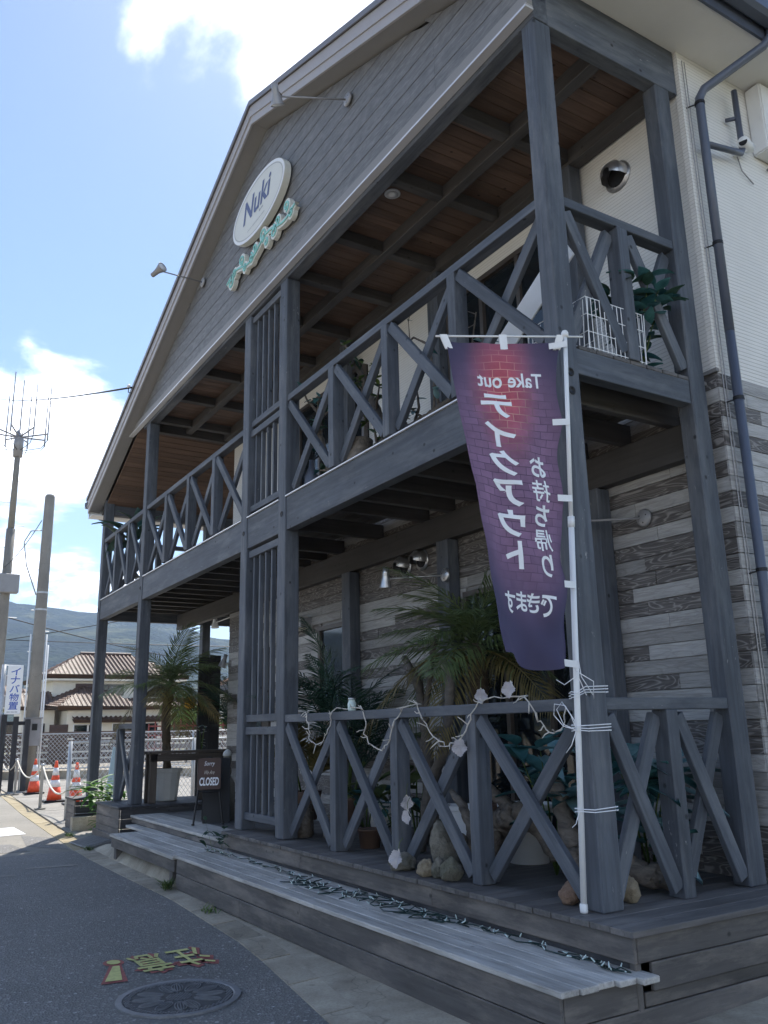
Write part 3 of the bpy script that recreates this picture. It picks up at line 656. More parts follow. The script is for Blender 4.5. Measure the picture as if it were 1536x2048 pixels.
# ramp plate
M['ramp'] = plain('dull_ribbed_steel', (0.20, 0.205, 0.21), 0.5, 0.5, var=0.2, scale=12)
rp = thing('ramp_plate', 'ribbed steel ramp plate beside the black platform', 'ramp', (-8.95, -0.50, -0.48), RAD(4), None, 0.72)
MB().add([(-.55, -.22, 0), (.55, -.22, 0), (.55, .24, 0), (-.55, .24, 0), (-.55, -.22, .015), (.55, -.22, .015), (.55, .24, .10), (-.55, .24, .10)], [(0,3,2,1),(4,5,6,7),(0,1,5,4),(1,2,6,5),(2,3,7,6),(3,0,4,7)]).build('plate', M['ramp'], rp)
for i in range(18):
    xx = -.5 + i * .059
    bar('rib', (xx, -.2, .022), (xx, .23, .106), .022, .016, M['ramp'], rp)
# ------------------------------------------------------------------ signs on the gable
def ellipse(a, b, n=48): return [(a * math.cos(2*math.pi*i/n), b * math.sin(2*math.pi*i/n)) for i in range(n)]
def onwall(x, z, y): return Matrix.Translation((x, y, z)) @ Matrix.Rotation(RAD(90), 4, 'X')   # local XY -> wall XZ facing -Y
sg = thing('oval_sign', 'cream oval sign reading Nuki on the grey gable', 'sign', (-4.45, -0.05, 6.78))
W0 = Matrix.Rotation(RAD(90), 4, 'X')
def flat(pts, d0, d1, name, mat, parent, L=W0, bevel=0.0):
    return MB().prism(pts, d0, d1, lambda a, b, d: (a, b, d)).build(name, mat, parent, L, bevel=bevel)
flat(ellipse(.74, .36), 0.0, 0.075, 'panel', M['sign_cream'], sg)
def ring(a, b, a2, b2, d, name, mat, parent, n=56):
    vs = [(a*math.cos(2*math.pi*i/n), b*math.sin(2*math.pi*i/n), d) for i in range(n)] + [(a2*math.cos(2*math.pi*i/n), b2*math.sin(2*math.pi*i/n), d) for i in range(n)]
    return shell(name, vs, [(i, (i+1) % n, n+(i+1) % n, n+i) for i in range(n)], mat, parent, W0)
ring(.735, .355, .70, .325, .0765, 'rim', M['white'], sg); ring(.69, .317, .68, .309, .0765, 'ring_line', M['ink_grey'], sg)
def letters(txt, w, h, cx, cy, d, name, mat, parent, L=W0, bold=0.0, skew=0.0, extr=0.0):
    vs, fs = glyph(txt, w, h, bold)
    return shell(name, [(cx + a + skew * b, cy + b, d) for a, b in vs], fs, mat, parent, L)
letters('Nuki', .74, .28, -.01, .06, .0775, 'lettering', M['ink_navy'], sg, bold=.022, skew=.25)
def faint_line(n, w, h, cx, cy, d, parent, L=W0, seed=1):
    # a line of print too small to read in the photograph: separate little strokes of uneven width
    rn = random.Random(seed); x = cx - w / 2
    for i in range(n):
        q = w / n; a = q * rn.uniform(.45, .8); hh = h * rn.uniform(.6, 1.0)
        shell('print_stroke', [(x, cy - hh/2, d), (x + a, cy - hh/2, d), (x + a, cy + hh/2, d), (x, cy + hh/2, d)], [(0, 1, 2, 3)], M['ink_grey'], parent, L); x += q
faint_line(4, .12, .03, .12, -.125, .0775, sg, W0, 2); faint_line(16, .5, .014, -.03, -.215, .0775, sg, W0, 3)
sc = thing('scroll_ornament', 'cream and turquoise scrolled vine ornament under the oval sign', 'ornament', (-4.45, -0.05, 6.22))
base = MB(); line = MB()
def spiral(cx, cy, r, t0, turns, sg_):
    return [(cx + r * (1 - .75 * i / 26) * math.cos(t0 + sg_ * turns * 2 * math.pi * i / 26), cy + r * (1 - .75 * i / 26) * math.sin(t0 + sg_ * turns * 2 * math.pi * i / 26)) for i in range(27)]
stem = [(-.95 + 1.9 * i / 60, .055 * math.sin(i / 60 * 4 * math.pi)) for i in range(61)]
curls = []
for i, cx in enumerate((-.82, -.5, -.2, .12, .42, .74)):
    s_ = 1 if i % 2 else -1
    curls.append(spiral(cx, .06 * s_ + .03, .085 - .01 * (i % 3), RAD(-90 * s_), 1.2, s_)); curls.append(spiral(cx + .1, -.05 * s_, .05, RAD(90 * s_), 1.0, -s_))
for path in [stem] + curls:
    n = len(path); wd = 0.038
    def offs(w_):
        out = []
        for i in range(n):
            a = path[max(i-1, 0)]; b = path[min(i+1, n-1)]; dx, dy = b[0]-a[0], b[1]-a[1]; l = math.hypot(dx, dy) or 1
            out.append((path[i][0] - dy/l*w_, path[i][1] + dx/l*w_))
        return out
    line = MB()
    for w_, mb, d0, d1 in ((wd, base, 0.0, 0.05 + random.uniform(0, .003)), (.011, line, .0535, .062)):
        A = offs(w_); Bb = offs(-w_)
        for i in range(n - 1):
            mb.add([(*A[i], d0), (*A[i+1], d0), (*Bb[i+1], d0), (*Bb[i], d0), (*A[i], d1), (*A[i+1], d1), (*Bb[i+1], d1), (*Bb[i], d1)], [(4,5,6,7),(0,1,5,4),(2,3,7,6)])
    line.build('scroll_line', M['turq'], sc, W0)
base.build('backing', M['sign_cream'], sc, W0)
# ------------------------------------------------------------------ lamps, vents and boxes on the walls
def spotlight(loc, d, tip, label, mat=None, group='arm spotlights on the walls', nrm=(0, -1, 0)):
    """wall plate at loc, arm along d (length of d), lamp head aiming at tip direction"""
    mat = mat or M['lamp_grey']; t = thing('spotlight', label, 'spotlight', loc, 0, group)
    d = V(d); dn = d.normalized(); q = V(nrm).to_track_quat('Z', 'Y').to_matrix().to_4x4()
    pl = MB().lathe([(.068, 0), (.068, .014), (.056, .024), (.012, .027)], 20).build('wall_plate', mat, t, q, True)
    for a in range(3):
        an = a * 2.094 + .5; MB().lathe([(.006, .02), (.006, .026)], 6, (.036*math.cos(an), .036*math.sin(an), 0)).build('screw', M['iron'], pl, q)
    MB().tube([(0, 0, 0), d], .0085, 8).build('arm', mat, t, None, True)
    aim = V(tip).normalized(); qa = aim.to_track_quat('Z', 'Y').to_matrix().to_4x4(); qa.translation = d
    h = MB().lathe([(.0, -.12), (.03, -.118), (.034, -.05), (.036, -.02), (.052, .03), (.064, .075), (.066, .082), (.060, .080), (.045, .03), (.0, .02)], 22).build('lamp_head', mat, t, qa, True)
    MB().lathe([(.058, .070), (.05, .078), (.02, .084), (0.001, .085)], 20).build('lens', M['white'], h, qa, True)
    MB().tube([d, d + V((0, 0, .03)) - aim * .05, d - aim * .1], .007, 6).build('bracket', mat, h, None, True)
    MB().tube([d - dn * .06, d - dn * .02 + V((0, 0, .06)), d + V((0, 0, .055)) - aim * .06, d - aim * .115], .005, 6).build('lamp_cable', M['iron'], h, None, True)
    return t
spotlight((-2.46, -0.045, 6.74), (-0.28, -0.62, -0.02), (-.35, .35, -.85), 'grey arm spotlight on the gable uphill of the oval sign, roof-apex side', group=None)
spotlight((-6.46, -0.045, 6.80), (0.18, -0.66, -0.10), (.75, .35, .25), 'grey arm spotlight on the gable by the low tail of the scroll ornament', group=None)
spotlight((-3.05, 1.30, 2.36), (-0.42, -0.42, 0.0), (-.2, .1, -.9), 'brushed metal arm spotlight under the balcony among the palms', M['steel'], None)
spotlight((-0.72, 1.45, 2.42), (-0.35, -0.30, 0.02), (-.4, .2, -.8), 'arm spotlight on wood-look siding behind the corner post', None, None)
spotlight((-9.07, 1.55, 2.72), (-0.62, -0.10, -0.05), (.1, 0, -1), 'white-shaded arm spotlight hanging over the potted palm table', M['white'], None, (-1, 0, 0))
spotlight((-9.07, 1.52, 1.95), (-0.16, -0.08, 0.06), (-.3, -.2, -.9), 'short grey spotlight on the wall corner among dark fronds', None, None, (-1, 0, 0))
def vent(loc, label, r=.10):
    t = thing('vent_hood', label, 'vent hood', loc)
    q = Matrix.Rotation(RAD(90), 4, 'X')
    MB().lathe([(r*1.15, 0), (r*1.15, .008), (r, .012), (r, .014)], 28).build('flange', M['steel'], t, q, True)
    vs = []; fs = []; n = 22
    for i in range(n + 1):
        a = math.pi * (-0.12 + 1.24 * i / n)
        for s_, rr in ((.012, r), (.085, r * .97), (.13, r * .62), (.14, r * .3)):
            vs.append((rr * math.cos(a), -s_ - (.0), rr * math.sin(a)))
    for i in range(n):
        for j in range(3): fs.append((i*4+j, (i+1)*4+j, (i+1)*4+j+1, i*4+j+1))
    shell('hood', vs, fs, M['steel'], t, None, True)
    MB().lathe([(r*.8, .012), (r*.8, .02), (0.001, .02)], 24).build('duct_opening', M['dark'], t, q)
    return t
vent((-0.655, 1.467, 5.30), 'steel vent hood on the upper beige wall', .115)
vent((-3.98, 1.452, 2.62), 'dark steel vent hood under the balcony, farther from the corner post of the pair', .10)
vent((-3.66, 1.452, 2.63), 'dark steel vent hood under the balcony, nearer the corner post of the pair', .10)
for xx, lb in ((-2.33, 'round white downlight in the brown ceiling over the corner bay'), (-6.05, 'round white downlight in the brown ceiling beyond the lattice screens')):
    d_ = thing('downlight', lb, 'downlight', (xx, 0.34, 5.7755)); MB().lathe([(.075, 0), (.075, -.008), (.06, -.012)], 24).build('bezel', M['white'], d_, None, True)
    MB().lathe([(.058, -.0121), (.02, -.020), (.001, -.021)], 20).build('lens', M['white'], d_, None, True)
wb = thing('wall_box', 'large white equipment box on the upper beige side wall', 'box', (0.02, 2.68, 5.36))
MB().box(0.0, .14, -.38, .38, 0, .62).build('body', M['white'], wb, None, bevel=.012, seg=2)
faint_line(9, .16, .016, 0, 0, 0, wb, Matrix.Translation((.1415, -.05, .38)) @ Matrix(((0, 0, 1, 0), (1, 0, 0, 0), (0, 1, 0, 0), (0, 0, 0, 1))), 4)
MB().tube([(.05, -.2, 0), (.06, -.22, -.06), (.03, -.26, -.1)], .012, 6).build('conduit', M['lamp_grey'], wb, None, True)
cm = thing('security_camera', 'small white security camera beside the equipment box', 'camera', (0.02, 2.06, 5.30), 0, None, 1.35)
MB().box(0, .02, -.03, .03, -.03, .03).tube([(.01, 0, 0), (.07, 0, -.02)], .010, 8).build('bracket', M['white'], cm)
MB().tube([(.05, .07, .03), (.09, -.05, .0)], .032, 14).build('body', M['white'], cm, None, True)
MB().tube([(.09, -.05, .0), (.0905, -.0515, .0)], .024, 14).build('lens', M['iron'], cm)
MB().tube([(.01, 0, -.03), (.015, .02, -.12), (.012, .12, -.17)], .004, 6).build('camera_cable', M['lamp_grey'], cm, None, True)
wl = thing('wall_lamp', 'white box lamp on the siding above the small window', 'wall lamp', (-6.5, 1.454, 2.2))
MB().box(-.2, .2, -.16, 0, 0, .16).build('body', M['cream'], wl, None, bevel=.006)
MB().box(.2, .28, -.15, 0, .02, .14).build('mounting', M['lamp_grey'], wl)
# ------------------------------------------------------------------ take-out banner on a white pole
bn = thing('banner_flag', 'tall purple brick-print take-out banner on a white pole tied to the corner post', 'banner', (-0.09, -0.05, 0.0))
BO = V((-0.09, -0.05, 0.0))
def polept(z): return V((-0.089 + (0.197) * (z - .021) / 3.165, -0.05, z))
def loc_(p): return V(p) - BO
MB().tube([loc_(polept(.004)), loc_(polept(2.06))], .0165, 14).build('pole', M['white'], bn, None, True)
MB().tube([loc_(polept(2.05)), loc_(polept(3.20))], .0125, 14).build('pole', M['white'], bn, None, True)
MB().tube([loc_(polept(2.03)), loc_(polept(2.09))], .0195, 14).build('pole_joint', M['white'], bn, None, True)
MB().lathe([(.012, 0), (.021, .005), (.021, .03), (.014, .042), (.001, .046)], 14, tuple(loc_(polept(3.17)))).build('pole_cap', M['white'], bn, None, True)
MB().lathe([(.019, 0), (.021, .01), (.021, .04), (.018, .045)], 14, tuple(loc_(polept(.002)))).build('pole_foot', M['white'], bn, None, True)
RT = polept(3.175); RD = V((-0.36, -0.665, 0.0))
MB().tube([loc_(RT - RD * .14), loc_(RT + RD * 1.02)], .006, 8).build('crossbar', M['white'], bn, None, True)
def cl(u, v):
    z = 3.145 - 1.89 * v; p = polept(z) + V((-.012, -.03, 0))
    d0 = V((-.31, -.60, 0)); d1 = V((-.07, -.60, 0)); d2 = V((.105, -.575, 0))
    d = d0.lerp(d1, v * 2) if v < .5 else d1.lerp(d2, v * 2 - 1)
    z_ = z + .035 * u * v * (1 - .3 * v) - .02 * math.sin(math.pi * u) * (1 if v < .04 else .4)
    ties = (.012, .265, .505, .765, .995); sg = 0.0
    for a_, b_ in zip(ties, ties[1:]):
        if a_ < v < b_: sg = math.sin(math.pi * (v - a_) / (b_ - a_))
    q = p + d * (u + .045 * sg * (1 - u) ** 2); q.z = z_
    n = V((d.y, -d.x, 0)).normalized()
    f = .026 * math.sin(u * 7.5 + v * 3.0 + .6) * (0.25 + v) + .009 * math.sin(v * 21 + u * 6) * (1 - u) + .007 * math.sin(v * 37 - u * 9 + 1) * (1 - .5 * u) + .010 * math.sin((u * 1.2 + v * 2.4) * 13) * math.exp(-((u - .75 + v * .4) / .22) ** 2) + .012 * math.sin(u * 15 - v * 5) * v + .03 * math.sin(v * 5.5 + u * 2) * u * .6
    if v > .8: f += .03 * ((v - .8) / .2) ** 2 * math.sin(u * 11 + 1); q.z += .03 * ((v - .8) / .2) ** 2 * math.sin(u * 6 + 2.2)
    return q + n * f
def cln(u, v):
    a = cl(min(u + .01, 1), v) - cl(max(u - .01, 0), v); b = cl(u, min(v + .01, 1)) - cl(u, max(v - .01, 0)); return a.cross(b).normalized()
NU, NV = 36, 84
vs = [loc_(cl(i / NU, j / NV)) for j in range(NV + 1) for i in range(NU + 1)]
fs = [(j*(NU+1)+i, j*(NU+1)+i+1, (j+1)*(NU+1)+i+1, (j+1)*(NU+1)+i) for j in range(NV) for i in range(NU)]
def flagmat():
    t = NT('purple_brick_print_cloth'); uv = t.n('TexCoord').outputs['UV']
    br = t.n('TexBrick', {'Vector': t.n('Mapping', {0: uv, 'Scale': (1.0, 2.6, 1)}).outputs[0], 'Scale': 5.6, 'Mortar Size': 0.02, 'Mortar Smooth': 0.3, 'Bias': 0.0, 'Brick Width': 0.78, 'Row Height': 0.36,
                           'Color1': (0.30, 0.30, 0.30, 1), 'Color2': (0.62, 0.62, 0.62, 1), 'Mortar': (1, 1, 1, 1)})
    br.offset = .5
    sx = t.n('SeparateXYZ', {0: uv}); u, v = sx.outputs[0], sx.outputs[1]
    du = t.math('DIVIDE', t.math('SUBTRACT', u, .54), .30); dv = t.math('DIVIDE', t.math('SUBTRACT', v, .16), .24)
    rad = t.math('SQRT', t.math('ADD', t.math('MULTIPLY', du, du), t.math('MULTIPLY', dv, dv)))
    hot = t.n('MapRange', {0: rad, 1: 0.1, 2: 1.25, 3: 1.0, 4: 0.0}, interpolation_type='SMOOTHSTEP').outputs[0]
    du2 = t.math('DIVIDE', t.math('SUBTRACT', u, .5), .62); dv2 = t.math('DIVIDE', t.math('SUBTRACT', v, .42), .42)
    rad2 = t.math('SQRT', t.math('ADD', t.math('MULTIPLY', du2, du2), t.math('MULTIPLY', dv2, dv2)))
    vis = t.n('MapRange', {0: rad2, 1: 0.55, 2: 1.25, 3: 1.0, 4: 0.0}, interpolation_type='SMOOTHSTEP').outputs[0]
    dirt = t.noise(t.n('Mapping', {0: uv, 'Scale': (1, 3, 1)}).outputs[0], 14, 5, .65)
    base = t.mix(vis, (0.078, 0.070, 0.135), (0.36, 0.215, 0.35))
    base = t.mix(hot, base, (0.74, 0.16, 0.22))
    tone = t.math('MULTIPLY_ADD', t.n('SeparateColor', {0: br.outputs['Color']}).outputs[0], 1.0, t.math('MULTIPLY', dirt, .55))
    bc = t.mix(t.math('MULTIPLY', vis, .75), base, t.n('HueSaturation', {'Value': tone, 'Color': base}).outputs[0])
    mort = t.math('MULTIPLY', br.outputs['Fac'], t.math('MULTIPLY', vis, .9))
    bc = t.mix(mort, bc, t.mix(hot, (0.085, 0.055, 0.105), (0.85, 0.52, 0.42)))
    t.p(Base_Color=bc, Roughness=.75)
    tr = t.n('BsdfTranslucent', {0: bc}); mx_ = t.n('MixShader', {0: .45, 1: t.bsdf.outputs[0], 2: tr.outputs[0]}); t.t.links.new(mx_.outputs[0], t.out.inputs[0])
    return t.m
fo = shell('cloth', vs, fs, flagmat(), bn, None, True)
uvl = fo.data.uv_layers.new(name='UVMap')
for poly in fo.data.polygons:
    for li in poly.loop_indices:
        vi = fo.data.loops[li].vertex_index; uvl.data[li].uv = ((vi % (NU + 1)) / NU, (vi // (NU + 1)) / NV)
def flagtext(ch, w, h, uc, vc, bold, arc=0.0):
    g, f_ = glyph(ch, w / .64, h / 1.89, bold, 2)
    for s_ in (1, -1):
        pts = []
        for a, b in g:
            u = min(max(uc + a, .0), 1.0); v = min(max(vc - b + arc * ((a) / (w / .64)) ** 2, 0), 1)
            pts.append(loc_(cl(u, v) + cln(u, v) * .004 * s_))
        shell('lettering', pts, f_, M['ink_white'], fo)
flagtext('Take out', .40, .095, .47, .135, .018)
for i, ch in enumerate('テイクアウト'): flagtext(ch, .185 if ch != 'ト' else .10, .155, .63, .225 + i * .0935, .03)
for i, ch in enumerate('お持ち帰り'): flagtext(ch, .125 if ch != 'り' else .085, .125, .285, .415 + i * .0755, .012 if ch in '持帰' else .025)
for i, ch in enumerate('できます'): flagtext(ch, .088, .10 + .012 * abs(i - 1.5), .30 + i * .145, .825 + .012 * (i - 1.5) ** 2 * .3, .02)
for u in (.98, .5, .03):
    p = cl(u, .004); q = RT + RD * (u * .97 + .01); n = V((.866, -.5, 0)); sd = RD.normalized() * .022
    a, b = p - V((0, 0, .04)), q + V((0, 0, .008))
    MB().add([loc_(x) for x in (a - sd + n*.007, a + sd + n*.007, b + sd + n*.009, b - sd + n*.009, b - sd - n*.009, b + sd - n*.009, a + sd - n*.007, a - sd - n*.007)], [(0,1,2,3),(3,2,5,4),(4,5,6,7)]).build('loop', M['white'], bn)
for v in (.012, .265, .505, .765, .995):
    c0 = polept(3.145 - 1.89 * v); e = cl(.10, v)
    n = V((.5, -.1, 0)).normalized() * .02; up = V((0, 0, .019))
    MB().add([loc_(x) for x in (c0 + n - up, e + n*.3 - up, e + n*.3 + up, c0 + n + up, c0 - n + up + V((.02, 0, 0)), c0 - n - up + V((.02, 0, 0)))], [(0,1,2,3),(3,4,5,0)]).build('loop', M['white'], bn)
# cords binding the pole to the post
def wrap(z, tilt, nloops, tail):
    for k in range(nloops):
        dz = k * .014; pts = []
        pz = polept(z)
        ring_ = [(pz.x - .02, -.072), (pz.x + .02, -.072), (.004, -.008), (.006, .160), (-.13, .162), (-.131, -.004)]
        for i in range(len(ring_) + 1):
            x, y = ring_[i % len(ring_)]; pts.append(V((x, y, z + dz + tilt * (1 if i in (2, 3) else 0) + .004 * math.sin(i * 2 + k))))
        MB().tube([loc_(p) for p in pts], .0028, 5, False).build('cord', M['ink_white'], bn)
    for t_ in tail: MB().tube([loc_(p) for p in t_], .0026, 5).build('cord', M['ink_white'], bn, None, True)
wrap(1.09, .03, 3, [[(0.0, -.07, 1.24), (.03, -.075, 1.22), (.09, -.03, 1.17), (.02, .03, 1.08)], [(.02, -.02, 1.10), (-.01, -.05, 1.22), (-.005, -.045, 1.29), (.01, -.05, 1.29), (.012, -.04, 1.2), (.05, .0, 1.10)],
                    [(0, -.07, 1.2), (-.07, -.09, 1.16), (-.12, -.1, 1.19)]])
wrap(.915, .0, 3, [[(-.03, -.07, .92), (-.09, -.10, .94), (-.16, -.1, 1.0), (-.15, -.1, 1.06), (-.08, -.09, 1.05), (-.03, -.075, .97), (-.03, -.07, .92)], [(-.03, -.07, .92), (-.10, -.09, .95), (-.14, -.095, 1.03), (-.10, -.09, 1.07), (-.05, -.08, 1.0), (-.03, -.07, .93)], [(-.03, -.07, .91), (-.06, -.08, .84), (-.10, -.085, .80)]])
wrap(.50, .0, 2, [[(-.05, -.07, .50), (-.07, -.08, .44), (-.10, -.08, .42)]])
# ------------------------------------------------------------------ plants
FC = {}
def frond_mesh(key, L, droop, n, ll, lw, mat, rise=.25, hang=.35, seed=0):
    if key in FC: return FC[key]
    rn = random.Random(seed); mb = MB(); sp = []
    for i in range(13):
        t = i / 12; sp.append(V((L * t * (1 - .12 * droop * t), 0, rise * L * t - droop * L * t * t)))
    mb.tube(sp, [.008 * (1 - .8 * i / 12) + .0015 for i in range(13)], 5)
    for i in range(n):
        t = .12 + .88 * i / (n - 1); k = t * 12; a = min(int(k), 11); p = sp[a].lerp(sp[a+1], k - a); d = (sp[a+1] - sp[a]).normalized()
        l = ll * (math.sin(math.pi * min(1, .15 + .85 * t)) ** .7 + .18) * rn.uniform(.8, 1.1)
        for s_ in (1, -1):
            side = V((0, s_, 0)) * .78 + d * (.55 + .3 * t) + V((0, 0, rn.uniform(.0, .30) - hang * .3)); side.normalize()
            nrm = d.cross(side).normalized(); w_ = lw * rn.uniform(.8, 1.15); e = nrm.cross(side).normalized() * w_
            q = p + side * l * .5 + V((0, 0, -.05 * hang * l)); r_ = p + side * l + V((0, 0, -hang * l * rn.uniform(.4, 1.0)))
            mb.add([p - e * .4, p + e * .4, q + e, r_, q - e], [(0, 1, 2, 4), (4, 2, 3)])
    m = bpy.data.meshes.new('frond'); m.from_pydata(mb.v, [], mb.f); m.update(); m.materials.append(mat); FC[key] = m
    return m
def frond(parent, mesh, base, az_, tilt, roll=0.0, sc=1.0):
    L_ = Matrix.Translation(V(base)) @ Matrix.Rotation(az_, 4, 'Z') @ Matrix.Rotation(-tilt, 4, 'Y') @ Matrix.Rotation(roll, 4, 'X') @ Matrix.Scale(sc, 4)
    return link(bpy.data.objects.new('frond', mesh), parent, L_)
def palm(loc, trunk_pts, radii, nf, L, seed, label, potm=None, pot_r=.17, pot_h=.42, mats=('palm', 'palm_dry'), ll=.26):
    rn = random.Random(seed); t = thing('potted_palm', label, 'potted palm', loc)
    if potm:
        pt = MB().lathe([(pot_r*.72, 0), (pot_r*.78, .01), (pot_r*.98, pot_h*.88), (pot_r*1.1, pot_h*.89), (pot_r*1.12, pot_h), (pot_r*1.0, pot_h), (pot_r*.95, pot_h*.93), (.02, pot_h*.92)], 12 if pot_h > .4 else 24).build('pot', potm, t)
        MB().lathe([(pot_r*.94, pot_h*.935), (.03, pot_h*.95)], 16).build('soil', M['soil'], pt)
    P = []; Rr = []
    for i in range(len(trunk_pts) * 6 - 5):
        k = i / 6; a = min(int(k), len(trunk_pts) - 2); P.append(V(trunk_pts[a]).lerp(V(trunk_pts[a+1]), k - a)); Rr.append((radii[a] + (radii[a+1] - radii[a]) * (k - a)) * (1 + (.16 if i % 2 else -.05)))
    MB().tube(P, Rr, 12).build('trunk', M['trunk'], t, None, False)
    top = V(trunk_pts[-1])
    for i in range(nf):
        a = i * 2.39996 + rn.uniform(-.25, .25); lay = i / nf
        mt = mats[1] if lay > .8 else mats[0]
        ti = RAD(72 - 92 * lay + rn.uniform(-8, 8)); 
        fm = frond_mesh((label, i % 3, mt), L * (1, .88, 1.08)[i % 3], .50 + .14 * (i % 3), 34, ll, .0085, M[mt], .12, .5, seed + i)
        frond(t, fm, top + V((0, 0, -.06 * lay)), a, ti, rn.uniform(-.25, .25), rn.uniform(.85, 1.1))
    return t
palm((-9.25, 0.62, 0.0), [(0, 0, .4), (-.03, -.02, .8), (-.02, -.05, 1.25), (.0, .0, 1.66)], [.055, .06, .065, .075], 22, .95, 5, 'palm with brown trunk in a pale grey pot on the black platform', M['pot'], .20, .45, ll=.30)
palm((-2.26, 1.0, 0.0), [(0, 0, .3), (0.01, 0, .9), (.03, 0, 1.35), (.02, 0, 1.62)], [.06, .065, .075, .07], 24, .95, 11, 'shaggy-trunked green palm behind the banner by the sliding door', M['terra'], .18, .34, ll=.30)
def kentia(loc, nst, H, spread, seed, label, mat='kentia', potm=None):
    rn = random.Random(seed); t = thing('feather_palm', label, 'potted palm', loc)
    pt = MB().lathe([(.12, 0), (.17, .26), (.18, .30), (.16, .30), (.15, .27), (.01, .27)], 20).build('pot', potm or M['terra'], t, None, True)
    for i in range(nst):
        a = i * 2.4 + rn.uniform(-.4, .4); h = H * rn.uniform(.35, .72); b = V((.05 * math.cos(a), .05 * math.sin(a), .26)); e = V((spread * .25 * math.cos(a), spread * .25 * math.sin(a), h))
        MB().tube([b, b.lerp(e, .5) + V((0, 0, .02)), e], [.012, .010, .007], 6).build('stem', M['bush'], t, None, True)
        for k in range(3):
            fm = frond_mesh((label, (i + k) % 3), H * .55, .42 + .12 * ((i + k) % 3), 24, .24, .011, M[mat], .35, .35, seed + i + k)
            frond(t, fm, b.lerp(e, .72 + .28 * k / 2), a + (k - 1) * 1.3 + rn.uniform(-.3, .3), RAD(rn.uniform(25, 68)), rn.uniform(-.4, .4), rn.uniform(.75, 1.1))
    return t
kentia((-4.45, 0.98, 0.0), 9, 1.75, .9, 3, 'dense dark green feather palm beside the small window')
kentia((-5.35, 0.95, 0.0), 4, 1.0, .6, 8, 'small yellowing feather palm tucked behind the lattice', 'palm_dry')
kentia((-9.5, 1.95, 0.0), 8, 1.95, .9, 17, 'tall dark feather palm by the black timber panels')
def leafquad(mb, p, d, n, L, W, bend=.15, jag=0):
    d = d.normalized(); s_ = d.cross(n).normalized(); n = s_.cross(d)
    pts = []
    K = 6
    for i in range(K + 1):
        t = i / K; w_ = W * math.sin(math.pi * min(1, .08 + .92 * t) ** .8) * (1 - .1 * (i % 2) * jag)
        c = p + d * L * t - n * bend * L * t * t
        pts.append((c - s_ * w_ + n * W * .25, c, c + s_ * w_ + n * W * .25))
    b = [x for q in pts for x in q]
    mb.add(b, [(i*3+j, i*3+j+1, (i+1)*3+j+1, (i+1)*3+j) for i in range(K) for j in range(2)])
def leafy(name, cat, loc, n, L, W, H, spread, mat, seed, label, mat2=None, group=None, bend=.3, up=.8, stems=5):
    """bushy plant: each leaf its own blade on a few thin stems"""
    rn = random.Random(seed); t = thing(name, label, cat, loc, 0, group)
    tips = []
    for i in range(stems):
        a = i * 2.4 + seed; e = V((math.cos(a) * spread, math.sin(a) * spread, H * rn.uniform(.7, 1.0))); m_ = e * .5 + V((0, 0, .12 * H))
        MB().tube([(0, 0, 0), m_, e], [.008, .006, .003], 5).build('stem', M['bush'], t, None, True); tips.append((m_, e))
    for i in range(n):
        m_, e = tips[i % stems]; k = rn.uniform(0, 1) ** .7; p = m_.lerp(e, k) if rn.random() < .75 else m_ * k
        a = rn.uniform(0, 6.283); d = V((math.cos(a), math.sin(a), rn.uniform(-.2, up)))
        mb = MB(); leafquad(mb, p, d, V((-d.x * .4, -d.y * .4, 1)), L * rn.uniform(.7, 1.15), W * rn.uniform(.8, 1.1), bend)
        m = M[mat2] if (mat2 and rn.random() < .3) else M[mat]
        shell('leaf', mb.v, mb.f, m, t, None, True)
    return t
leafy('leafy_plant', 'artificial plant', (-1.02, 0.62, 0.004), 48, .32, .07, .86, .24, 'teal', 2, 'teal fabric-leaved plant behind the corner bay braces', 'teal_pale')
leafy('leafy_plant', 'artificial plant', (-0.40, 0.82, 0.004), 60, .34, .085, .95, .22, 'teal', 9, 'teal fabric-leaved plant against the end railing and siding', 'teal_pale')
leafy('shrub', 'shrub', (-10.5, 0.05, -0.47), 110, .26, .04, .78, .30, 'fatsia', 4, 'bright green leafy shrub beside the far post plinth', None, None, .4, .9, 7)
leafy('leafy_plant', 'artificial plant', (-0.18, 0.92, 3.231), 100, .17, .045, .70, .22, 'teal', 6, 'teal leafy plant in the wire basket on the balcony end', 'kentia', None, .3, .9, 9)
leafy('leafy_plant', 'plant', (-10.75, 0.32, 3.231), 22, .60, .085, 1.35, .14, 'kentia', 12, 'broad-leaved dark plant at the far balcony corner', 'teal', None, .35, 1.6, 3)
leafy('monstera', 'plant', (-2.85, 0.75, 0.004), 12, .28, .10, 1.05, .18, 'monstera', 15, 'round-leaved green plant by the upright branches', None, None, .35, .6, 4)
leafy('monstera', 'plant', (-3.35, 0.55, 0.004), 16, .26, .09, .55, .18, 'monstera', 16, 'low broad-leaved green plant behind the middle braces', 'teal', None, .5, .5, 4)
leafy('leafy_plant', 'artificial plant', (-2.95, 0.62, 0.004), 30, .16, .035, .42, .20, 'teal', 19, 'low dark teal foliage clump behind the middle baluster', 'kentia', None, .4, .6, 5)
